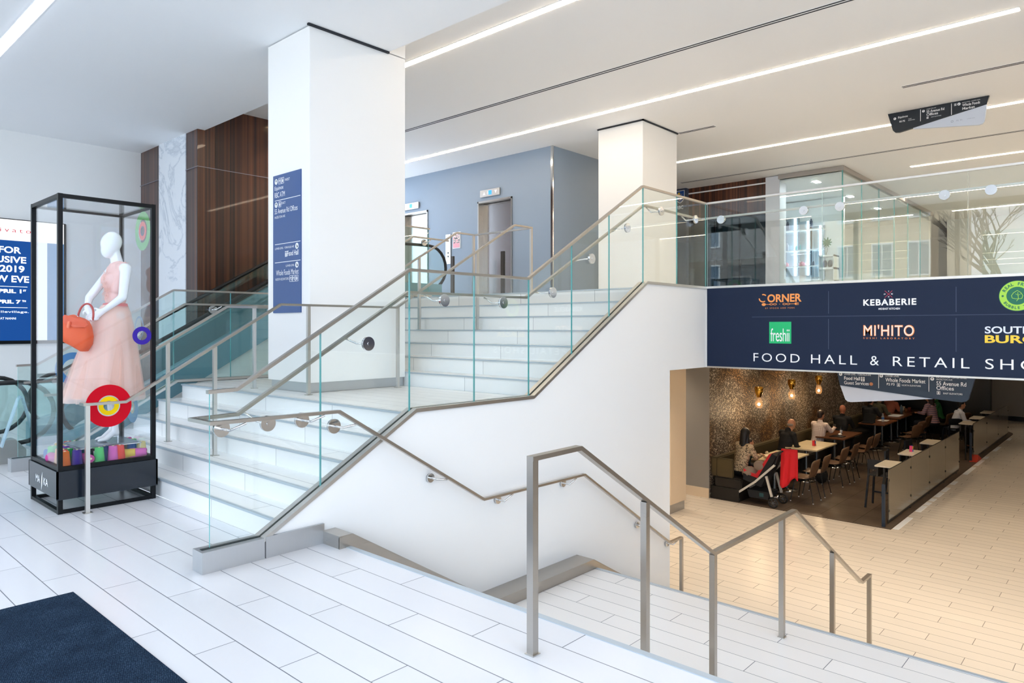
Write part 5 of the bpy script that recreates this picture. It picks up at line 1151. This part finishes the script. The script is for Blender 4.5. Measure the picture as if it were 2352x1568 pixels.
# ---------------------------------------------------------------- people
def trunk(b, Q, L, g, s):
    for k in range(11):
        u = k / 10; ry = .162 - .016 * sin(pi * min(1, u * 1.6)) + .012 * u; rx = .128 - .016 * sin(pi * min(1, u * 1.5)) - .022 * u
        b.ell(Q(L * 1.6 * u, 0, .55 + .42 * u), ((rx + g) * s, (ry + g) * s, .085 * s), 16, 8)
def person(label, loc, heading, shirt, trousers, hair, skin='skin', hairstyle='short', lean=.06, arms=((.30, .16, .80), (.30, -.16, .80)), scale=1.0, seat=.46, turn=0, head_down=0.0, extra=None, legs=True):
    t = thing('person', label, 'person', loc); t.rotation_euler = (0, 0, heading)
    s = scale; Q = lambda x, y, z: Vector((x * s, y * s, (z - .46) * s + seat)); r_ = lambda *a: tuple(v * s for v in a)
    L = lean; b = MB(); HT = Vector((L * 2.1 + .015 + head_down, 0, 1.245 - head_down * .5))
    sh = [Q(L * 1.7, sy * .185, 1.01) for sy in (1, -1)]; el = []; wr = []
    for i, sy in enumerate((1, -1)):
        ax, ay, az = arms[i]; w = Vector((ax + L, ay, az)); e = (Vector((L * 1.7, sy * .185, 1.01)) + w) / 2 + Vector((-.07, sy * .085, -.10)); el.append(Q(*e)); wr.append(Q(*w))
    trunk(b, Q, L, 0, s); b.cap(sh[0], sh[1], .056 * s, .056 * s)
    b.cap(Q(L * 1.8, 0, 1.02), Q(HT.x - .01, 0, HT.z - .09), .055 * s, .05 * s)
    hc = Q(HT.x, 0, HT.z); Rt = Matrix.Rotation(turn, 3, 'Z')
    def H(x, y, z): return hc + (Rt @ Vector((x, y, z))) * s
    b.ell(H(0, 0, .01), r_(.094, .076, .108), rot=Rt); b.ell(H(.025, 0, -.055), r_(.062, .055, .062), rot=Rt); b.cap(H(.088, 0, .0), H(.105, 0, -.025), .013 * s, .015 * s); b.ell(H(.075, 0, -.062), r_(.022, .028, .010)); b.ell(H(.06, 0, -.09), r_(.025, .025, .02))
    for sy in (1, -1): b.ell(H(-.005, sy * .077, -.01), r_(.018, .010, .030)); b.ell(H(.078, sy * .032, .018), r_(.012, .016, .01))
    for i, sy in enumerate((1, -1)):
        b.cap(sh[i], el[i], .050 * s, .040 * s); b.cap(el[i], wr[i], .038 * s, .026 * s)
        d = (wr[i] - el[i]).normalized(); hand(b, wr[i], wr[i] + d * .065 * s + Vector((0, 0, -.008)), (0, -sy, .5), .35, .0095 * s, s)
    if legs:
        for sy in (1, -1):
            kx = Q(.44, sy * .11, .50); an = Q(.42, sy * .11, .09); b.cap(Q(.02, sy * .09, .53), kx, .082 * s, .062 * s); b.cap(kx, an, .058 * s, .040 * s); b.cap(an + Vector((-.02, 0, -.05)), an + Vector((.15, 0, -.06)), .038 * s, .030 * s)
    human_bake(b, .0125 * max(.8, s), 2).build('body', skin, t, local=True)
    # clothes
    g = .014; c = MB()
    trunk(c, Q, L, g * 1.3, s); c.cap(sh[0], sh[1], (.056 + g) * s, (.056 + g) * s); c.cap(Q(L * 1.8, 0, 1.03), Q(L * 1.85, 0, 1.085), .078 * s, .066 * s)
    for i in (0, 1): c.cap(sh[i], el[i], (.050 + g) * s, (.040 + g) * s); c.cap(el[i], el[i].lerp(wr[i], .88), (.038 + g) * s, (.026 + g * .9) * s)
    human_bake(c, .0135 * max(.8, s), 2).build('top', shirt, t, local=True)
    if legs:
        c = MB(); c.ell(Q(0, 0, .535), r_(.132 + g, .165 + g, .10))
        for sy in (1, -1):
            kx = Q(.44, sy * .11, .50); an = Q(.42, sy * .11, .15); c.cap(Q(.02, sy * .09, .53), kx, (.082 + g) * s, (.062 + g) * s); c.cap(kx, an, (.058 + g) * s, (.045 + g) * s)
        human_bake(c, .0145, 2).build('trousers', trousers, t, local=True)
        c = MB()
        for sy in (1, -1): an = Q(.42, sy * .11, .09); c.cap(an + Vector((-.02, 0, -.048)), an + Vector((.16, 0, -.058)), .044 * s, .036 * s)
        c.build('shoes', 'black', t, local=True)
    c = MB()
    if hairstyle == 'short': c.ell(H(-.016, 0, .038), r_(.096, .083, .098), rot=Rt); c.ell(H(-.05, 0, -.02), r_(.055, .072, .06), rot=Rt)
    if hairstyle == 'long': c.ell(H(-.022, 0, .03), r_(.102, .092, .108), rot=Rt); c.cap(H(-.06, 0, 0), H(-.10, 0, -.26), .078 * s, .055 * s); c.cap(H(-.04, .06, 0), H(-.07, .07, -.20), .035 * s, .03 * s); c.cap(H(-.04, -.06, 0), H(-.07, -.07, -.20), .035 * s, .03 * s)
    if hairstyle == 'fringe': c.ell(H(-.022, 0, -.006), r_(.083, .083, .046), rot=Rt)
    if hairstyle == 'crop': c.ell(H(-.02, 0, .03), r_(.093, .080, .097), rot=Rt)
    if c.v: human_bake(c, .011, 2).build('hair', hair, t, local=True)
    c = MB()
    for sy in (1, -1): c.ell(H(.084, sy * .032, .016), r_(.008, .012, .006))
    c.build('eyes', mat('eye_dark', '#20140e', .3), t, local=True)
    if extra: extra(t, Q, H, wr)
    return t
def pattern(name, base, spots, scale, thr, kind='voronoi'):
    m = mat(name, base, .7); T = NT(m); g = T.n('TexCoord'); mp = T.n('Mapping'); T.l(g.outputs['Object'], mp.inputs[0])
    if kind == 'leopard':
        nz = T.n('TexNoise', i_Scale=scale, i_Detail=1.5, i_Distortion=.8); mp.inputs['Scale'].default_value = (1, 1, 1.7); T.l(mp.outputs[0], nz.inputs['Vector'])
        k = T.math('LESS_THAN', T.math('ABSOLUTE', T.math('SUBTRACT', nz.outputs['Fac'], .56)), .035)
    elif kind == 'check':
        sp = T.n('SeparateXYZ'); T.l(mp.outputs[0], sp.inputs[0]); a = T.math('LESS_THAN', T.math('FRACT', T.math('MULTIPLY', sp.outputs[2], scale)), .12); c_ = T.math('LESS_THAN', T.math('FRACT', T.math('MULTIPLY', sp.outputs[1], scale)), .12); k = T.math('MAXIMUM', a, c_)
    else:
        sp = T.n('SeparateXYZ'); T.l(mp.outputs[0], sp.inputs[0]); k = T.math('LESS_THAN', T.math('FRACT', T.math('MULTIPLY', sp.outputs[2], scale)), .4)
    mx = T.n('MixRGB'); mx.inputs['Color1'].default_value = lin(base); mx.inputs['Color2'].default_value = lin(spots); T.l(k, mx.inputs['Fac']); T.l(mx.outputs['Color'], T.b.inputs['Base Color']); return m
leo = pattern('leopard_knit', '#cdb896', '#2c1d14', 19.0, .5, 'leopard'); chk = pattern('checked_shirt', '#dcd0c8', '#b08a86', 26.0, .5, 'check'); strp = pattern('striped_top', '#b98d94', '#6a6a80', 17.0, .5, 'stripe')
blackc = mat('black_cloth', '#0f0f11', .8); navyc = mat('dark_jeans', '#191d2a', .8); darkh = mat('black_hair', '#0c0908', .5); brownh = mat('brown_hair', '#2a1b13', .5); greyh = mat('grey_hair', '#8a8078', .6)
blackt = blackc; grn = mat('green_cloth', '#3f8a54', .8); salm = mat('salmon_cloth', '#a65f48', .8); whc = mat('white_cloth', '#cfd2dc', .7); olc = mat('olive_cloth', '#4a4632', .8)
SB = F - 0; st = LZ + .0
person('woman in a leopard pattern sweater with her back turned, beside the stroller', (13.33, 6.02, F), radians(-28), leo, blackc, darkh, hairstyle='long', turn=radians(25), arms=((.34, .10, .82), (.34, -.16, .84)))
person('small child with brown hair beside the woman in the leopard pattern sweater', (13.82, 6.12, F), radians(-55), mat('child_top', '#274a4e', .8), navyc, brownh, hairstyle='short', scale=.66, seat=.50, legs=True)
person('grey haired man in a black coat looking down beside the second cream table', (15.55, 6.02, F), radians(-30), blackc, blackc, greyh, hairstyle='fringe', lean=.07, head_down=.06, arms=((.30, .10, .70), (.30, -.10, .70)))
def phone(t, Q, H, wr):
    b = MB(); c = wr[1] + Vector((.13, 0, .02)); b.box(c.x - .006, c.x + .004, c.y - .035, c.y + .035, c.z - .02, c.z + .12, .003); b.xf(Matrix.Identity(4)); o = b.build('phone_placeholder', 'black', t, local=True); return o
person('dark haired man in a pale checked shirt typing at the brown table', (17.62, 6.0, F), radians(-22), chk, blackc, brownh, skin='skin', hairstyle='short', arms=((.34, .14, .86), (.42, -.12, .92)), scale=.98)
person('bald man in a black sweater working at the laptop table', (19.25, 5.97, F), radians(-8), blackc, blackc, greyh, skin=mat('skin_pink', '#b9765a', .45), hairstyle='none', arms=((.52, .12, .78), (.52, -.10, .78)), scale=.98)
person('person in a dark jacket holding a phone behind the laptop table', (21.95, 6.05, F), radians(-20), mat('charcoal_cloth', '#1e1f22', .8), blackc, brownh, hairstyle='short', arms=((.34, .12, .84), (.40, -.10, .86)))
person('person in olive sitting farther back on the bench', (22.9, 6.08, F), radians(-30), olc, blackc, brownh, hairstyle='short')
person('person in a salmon coloured sweater on the bench in the rear', (23.95, 6.05, F), radians(-30), salm, blackc, darkh, hairstyle='short', lean=.1)
person('person in a pink and grey striped top sitting with back turned at the rear', (23.8, 4.74, F), radians(75), strp, navyc, brownh, hairstyle='long', scale=1.05)
person('person in a green top half hidden behind the striped top', (25.15, 4.85, F), radians(110), grn, navyc, brownh, hairstyle='short')
person('dark haired person in a white long sleeved top perched at the second partition', (22.3, 3.98, F), radians(-60), whc, blackc, darkh, hairstyle='short', seat=.50, lean=.09, scale=.97)
# belongings
def simple(name, label, cat, m, fn): b = MB(); fn(b); return tag(b.build(name, m), label, cat)
TZ = F + .741
t = thing('laptop', 'open black laptop on the brown table', 'laptop', (20.6, 5.75, TZ)); MB().box(20.75, 21.0, 5.60, 5.90, TZ, TZ + .015, .003).build('keyboard_base', 'blackm', t); MB().prism([(21.0, 5.60, TZ + .012), (21.08, 5.60, TZ + .23), (21.09, 5.60, TZ + .23), (21.012, 5.60, TZ + .008)], (0, .30, 0)).build('screen_lid', 'blackm', t)
t = thing('water_bottle', 'clear water bottle with blue label on the laptop table', 'bottle', (21.45, 5.52, TZ)); b = MB(); b.lathe([(.0, 0), (.034, 0), (.036, .03), (.034, .14), (.014, .19), (.014, .205)], (21.45, 5.52, TZ), 16); b.build('bottle_body', acr, t); b = MB(); b.lathe([(.0372, .07), (.0372, .12)], (21.45, 5.52, TZ), 16); b.build('bottle_label', mat('blue_label', '#2f6fb8', .5), t); MB().cyl((21.45, 5.52, TZ + .2), (21.45, 5.52, TZ + .225), .015, 12).build('cap', 'pl', t)
t = thing('paper_cup', 'white paper cup beside the laptop', 'cup', (21.25, 5.85, TZ)); b = MB(); b.lathe([(0, 0), (.030, 0), (.040, .11)], (21.25, 5.85, TZ), 18); b.build('cup_body', 'pl', t); b = MB(); b.lathe([(.042, .11), (.042, .12), (0, .122)], (21.25, 5.85, TZ), 18); b.build('cup_lid', 'pl', t)
t = thing('soda_bottle', 'small dark bottle on the table of the man in the checked shirt', 'bottle', (18.2, 5.62, TZ)); b = MB(); b.lathe([(0, 0), (.03, 0), (.031, .12), (.012, .17), (.012, .2), (0, .2)], (18.2, 5.62, TZ), 16); b.build('bottle_body', mat('dark_glass', '#20242c', .1), t); b = MB(); b.lathe([(.032, .04), (.032, .11)], (18.2, 5.62, TZ), 16); b.build('bottle_label', mat('grey_label', '#b8bcc4', .4), t)
simple('smartphone', 'black phone held up by the man in the checked shirt', 'phone', 'black', lambda b: b.bar([(18.10, 5.755, TZ + .12), (18.125, 5.75, TZ + .25)], .07, .009, up=(1, 0, 0)))
simple('napkin', 'crumpled white napkin on the table of the man in the checked shirt', 'napkin', 'white', lambda b: b.ell((18.05, 5.60, TZ + .022), (.07, .045, .022), 9, 6))
simple('food_tray', 'black food tray on the table of the man in the checked shirt', 'tray', 'black', lambda b: b.box(17.62, 17.92, 5.42, 5.72, TZ, TZ + .014, .005))
simple('newspaper', 'white newspaper lying on the second farthest brown table', 'newspaper', 'white', lambda b: b.box(22.85, 23.4, 5.45, 5.75, TZ, TZ + .02, .006))
simple('paper_sheet', 'white sheet of paper beside the water bottle', 'paper', 'white', lambda b: b.box(21.55, 21.85, 5.45, 5.70, TZ, TZ + .004))
simple('food_wrapper', 'crumpled beige wrapper with food on the first cream table', 'food wrapper', mat('kraft_paper', '#e0cfae', .8), lambda b: (b.ell((13.95, 5.72, TZ + .03), (.13, .09, .03), 7, 5), b.ell((14.1, 5.62, TZ + .02), (.09, .07, .02), 7, 5), b.ell((14.12, 5.80, TZ + .05), (.05, .04, .05), 6, 5)))
for i, (x, y, c, L) in enumerate(((24.35, 5.6, '#7a4a28', 'brown cup at the left of the farthest brown table'), (24.5, 5.75, '#e4e0d8', 'white cup in the middle of the farthest brown table'), (24.7, 5.6, '#8a3a2a', 'dark red cup at the right of the farthest brown table'), (24.85, 5.8, '#e8d8b8', 'cream coloured cup at the far end of the farthest brown table'))):
    b = MB(); b.lathe([(0, 0), (.04, 0), (.05, .12), (.0, .12)], (x, y, TZ), 14); tag(b.build('cup', mat('cup_%d' % i, c, .5)), L, 'cup', 'cups on the farthest cafe table')
t = thing('thermos', 'grey blue drinking bottle on the brown table behind the laptop', 'bottle', (23.75, 5.6, TZ)); b = MB(); b.lathe([(0, 0), (.04, 0), (.04, .20), (.02, .24), (.02, .27), (0, .27)], (23.75, 5.6, TZ), 16); b.build('bottle_body', mat('slate_bottle', '#55646e', .4), t)
# backpack under table
simple('backpack', 'black backpack on the floor under the second cream table', 'bag', blackc, lambda b: b.ell((15.7, 5.25, F + .17), (.16, .13, .17), 12, 8))
simple('red_shoe_bag', 'orange red bag on the floor at the foot of the second partition', 'bag', mat('vermilion_cloth', '#c8402a', .7), lambda b: b.prism([(20.75, 3.2, F), (21.45, 3.2, F), (21.3, 3.2, F + .05), (20.95, 3.2, F + .16)], (0, .16, 0)))

# ---------------------------------------------------------------- stroller
t = thing('stroller', 'black baby stroller with white frame parked in front of the first cafe table', 'stroller', (13.15, 5.5, F))
wf = mat('white_tube', '#cfcdc8', .3, metal=.3); ch = mat('stroller_black', '#101318', .7)
for x in (12.95, 13.42):
    o = MB().bar([(x, 5.87, -1.67), (x, 5.55, -1.43), (x, 5.17, -1.06)], .028, .038, up=(0, .6, 1)).build('side_frame', wf, t)
    MB().bar([(x, 5.17, -1.06), (x, 5.09, -.84)], .022, .026, up=(0, 1, .3)).build('handle_arm', ch, o)
    MB().bar([(x, 5.33, -1.29), (x, 5.225, -1.66)], .034, .040, up=(0, 1, .3)).build('rear_leg', wf, t)
    w_ = MB(); w_.tube([(x - .0, 5.20 + .082 * cos(2 * pi * k / 24), -1.774 + .082 * sin(2 * pi * k / 24)) for k in range(24)], .013, 8, closed=True); w_ = w_.build('wheel', 'rubber', t)
    b = MB(); b.cyl((x - .015, 5.20, -1.774), (x + .015, 5.20, -1.774), .022, 12)
    for k in range(6): a = 2 * pi * k / 6; b.bar([(x, 5.20, -1.774), (x, 5.20 + .075 * cos(a), -1.774 + .075 * sin(a))], .008, .012, up=(1, 0, 0))
    b.build('spokes', mat('wheel_grey', '#4a4d52', .4), w_)
    MB().bar([(x, 5.87, -1.67), (x, 5.88, -1.80)], .03, .03, up=(0, 1, 0)).build('front_fork', ch, t)
    b = MB(); b.tube([(x, 5.90 + .045 * cos(2 * pi * k / 18), -1.81 + .045 * sin(2 * pi * k / 18)) for k in range(18)], .011, 8, closed=True); b.cyl((x - .01, 5.9, -1.81), (x + .01, 5.9, -1.81), .035, 12); b.build('front_wheel', 'rubber', t)
MB().tube([(12.95, 5.09, -.84), (12.97, 5.05, -.80), (13.18, 5.03, -.78), (13.40, 5.05, -.80), (13.42, 5.09, -.84)], .015, 8).build('handle', ch, t)
b = MB(); b.prism([(12.99, 5.80, -1.42), (12.99, 5.45, -1.52), (12.99, 5.16, -.90), (12.99, 5.24, -.86), (12.99, 5.52, -1.36), (12.99, 5.80, -1.30)], (.40, 0, 0)); b.build('seat', ch, t)
b = MB(); b.prism([(13.0, 5.78, -1.30), (13.0, 5.50, -1.38), (13.0, 5.24, -.90), (13.0, 5.30, -.88), (13.0, 5.56, -1.30), (13.0, 5.80, -1.22)], (.36, 0, 0)); b.build('seat_liner', mat('stroller_red', '#c01622', .7), t)
b = MB(); b.ell((13.12, 5.72, -1.30), (.14, .16, .12), 12, 8); b.ell((13.05, 5.50, -1.13), (.08, .12, .10), 10, 8); b.build('blanket', mat('taupe_blanket', '#857569', .85), t)
b = MB(); b.prism([(12.99, 5.72, -1.60), (12.99, 5.28, -1.60), (12.99, 5.32, -1.74), (12.99, 5.68, -1.74)], (.40, 0, 0)); b.build('basket', ch, t)
MB().box(12.985, 12.99, 5.40, 5.48, -1.70, -1.63).build('basket_patch', mat('teal_patch', '#1f4a50', .6), t)
# red coat hung over the handle
b = MB(); vs = []; fs = []; NX, NZ = 15, 12
for i in range(NZ + 1):
    v = i / NZ
    for j in range(NX):
        u = j / (NX - 1); fold = .022 * sin(u * 15 + v * 2) * (.3 + v)
        z = -.755 - v * (.60 + .10 * sin(u * 5 + .6)); y = 5.10 - u * .27 * (1 + .25 * v) - .02; x = 13.0 - .07 * v + fold + .30 * abs(u - .3) * (1 - v) * .3
        vs.append((x, y, z))
for i in range(NZ):
    for j in range(NX - 1): a = i * NX + j; fs.append([a, a + 1, a + NX + 1, a + NX])
n = len(vs); vs2 = [(x + .05 + .03 * (1 - abs(2 * ((k % NX) / (NX - 1)) - 1)), y, z) for k, (x, y, z) in enumerate(vs)]
f2 = [[q + n for q in f[::-1]] for f in fs]; rim = [j for j in range(NX)] + [i * NX + NX - 1 for i in range(1, NZ + 1)] + [NZ * NX + j for j in range(NX - 2, -1, -1)] + [i * NX for i in range(NZ - 1, 0, -1)]
b.add(vs + vs2, fs + f2 + [[rim[k], n + rim[k], n + rim[(k + 1) % len(rim)], rim[(k + 1) % len(rim)]] for k in range(len(rim))], True)
tag(b.build('red_coat', mat('scarlet_cloth', '#d01420', .8)), 'bright red coat hung over the stroller handle', 'coat')

# ---------------------------------------------------------------- floor marker posts etc
# ================================================================ THE STREET OUTSIDE THE WINDOWS
sbox('ground', mat('pale_paving', '#cfcfcc', .9), -60, -3.7, -50, 70, -.35, -.3)
def building(label, x, y0, y1, h, col, wcol, nf, nb):
    t = thing('building', label, 'building', (x, (y0 + y1) / 2, -.3)); b = MB(); b.box(x - 8, x, y0, y1, -.3, h); b.build('walls', mat('facade_' + col[1:], col, .8), t)
    MB().box(x - 8.1, x + .25, y0 - .2, y1 + .2, h, h + .35).build('cornice', mat('cornice', '#d8d4cb', .7), t)
    for f in range(nf):
        for k in range(nb):
            w = (y1 - y0) / nb; yc = y0 + (k + .5) * w; z = 1.2 + f * (h - 1) / nf
            o = MB().box(x, x + .06, yc - w * .3, yc + w * .3, z, z + (h - 1) / nf * .6).build('window', mat('window_white', '#e8eaec', .5), t)
            MB().box(x + .06, x + .08, yc - w * .26, yc - .03, z + .08, z + (h - 1) / nf * .6 - .08).box(x + .06, x + .08, yc + .03, yc + w * .26, z + .08, z + (h - 1) / nf * .6 - .08).build('pane', mat(wcol, '#5e7486', .1), o)
building('cream three storey house across the street, seen mirrored in the glass balustrade', -20, 7.2, 13.5, 9.2, '#cdb89a', 'pane_a', 3, 4)
building('grey brick house across the street at the left, seen mirrored in the shop glass', -19, 17, 27, 8.0, '#8d8580', 'pane_b', 3, 5)
building('low slate blue house across the street at the right, seen mirrored in the glass', -26, -14, -3, 5.5, '#6f7f90', 'pane_c', 2, 5)
rt = random.Random(11)
def tree(label, x, y, h):
    t = thing('bare_tree', label, 'tree', (x, y, -.3), 'leafless street trees'); b = MB()
    def br(p, d, L, r, lv):
        e = p + d * L; b.tube([p, p + d * L * .5 + Vector((rt.uniform(-.1, .1), rt.uniform(-.1, .1), 0)) * L * .3, e], [r, r * .85, r * .65], 5, False)
        if lv == 0: return
        for k in range(3 if lv > 1 else 3):
            nd = (d + Vector((rt.uniform(-.8, .8), rt.uniform(-.8, .8), rt.uniform(-.1, .5)))).normalized(); br(e if k else p + d * L * .7, nd, L * rt.uniform(.6, .8), r * .6, lv - 1)
    br(Vector((x, y, -.3)), Vector((0, 0, 1)), h * .3, .16, 5); b.build('branches', mat('bark', '#4c443c', .9), t)
tree('leafless tree across the street right of the cream house, mirrored in the glass', -16, 4.2, 9); tree('leafless tree across the street farthest right, mirrored in the glass', -14, .5, 8.5)
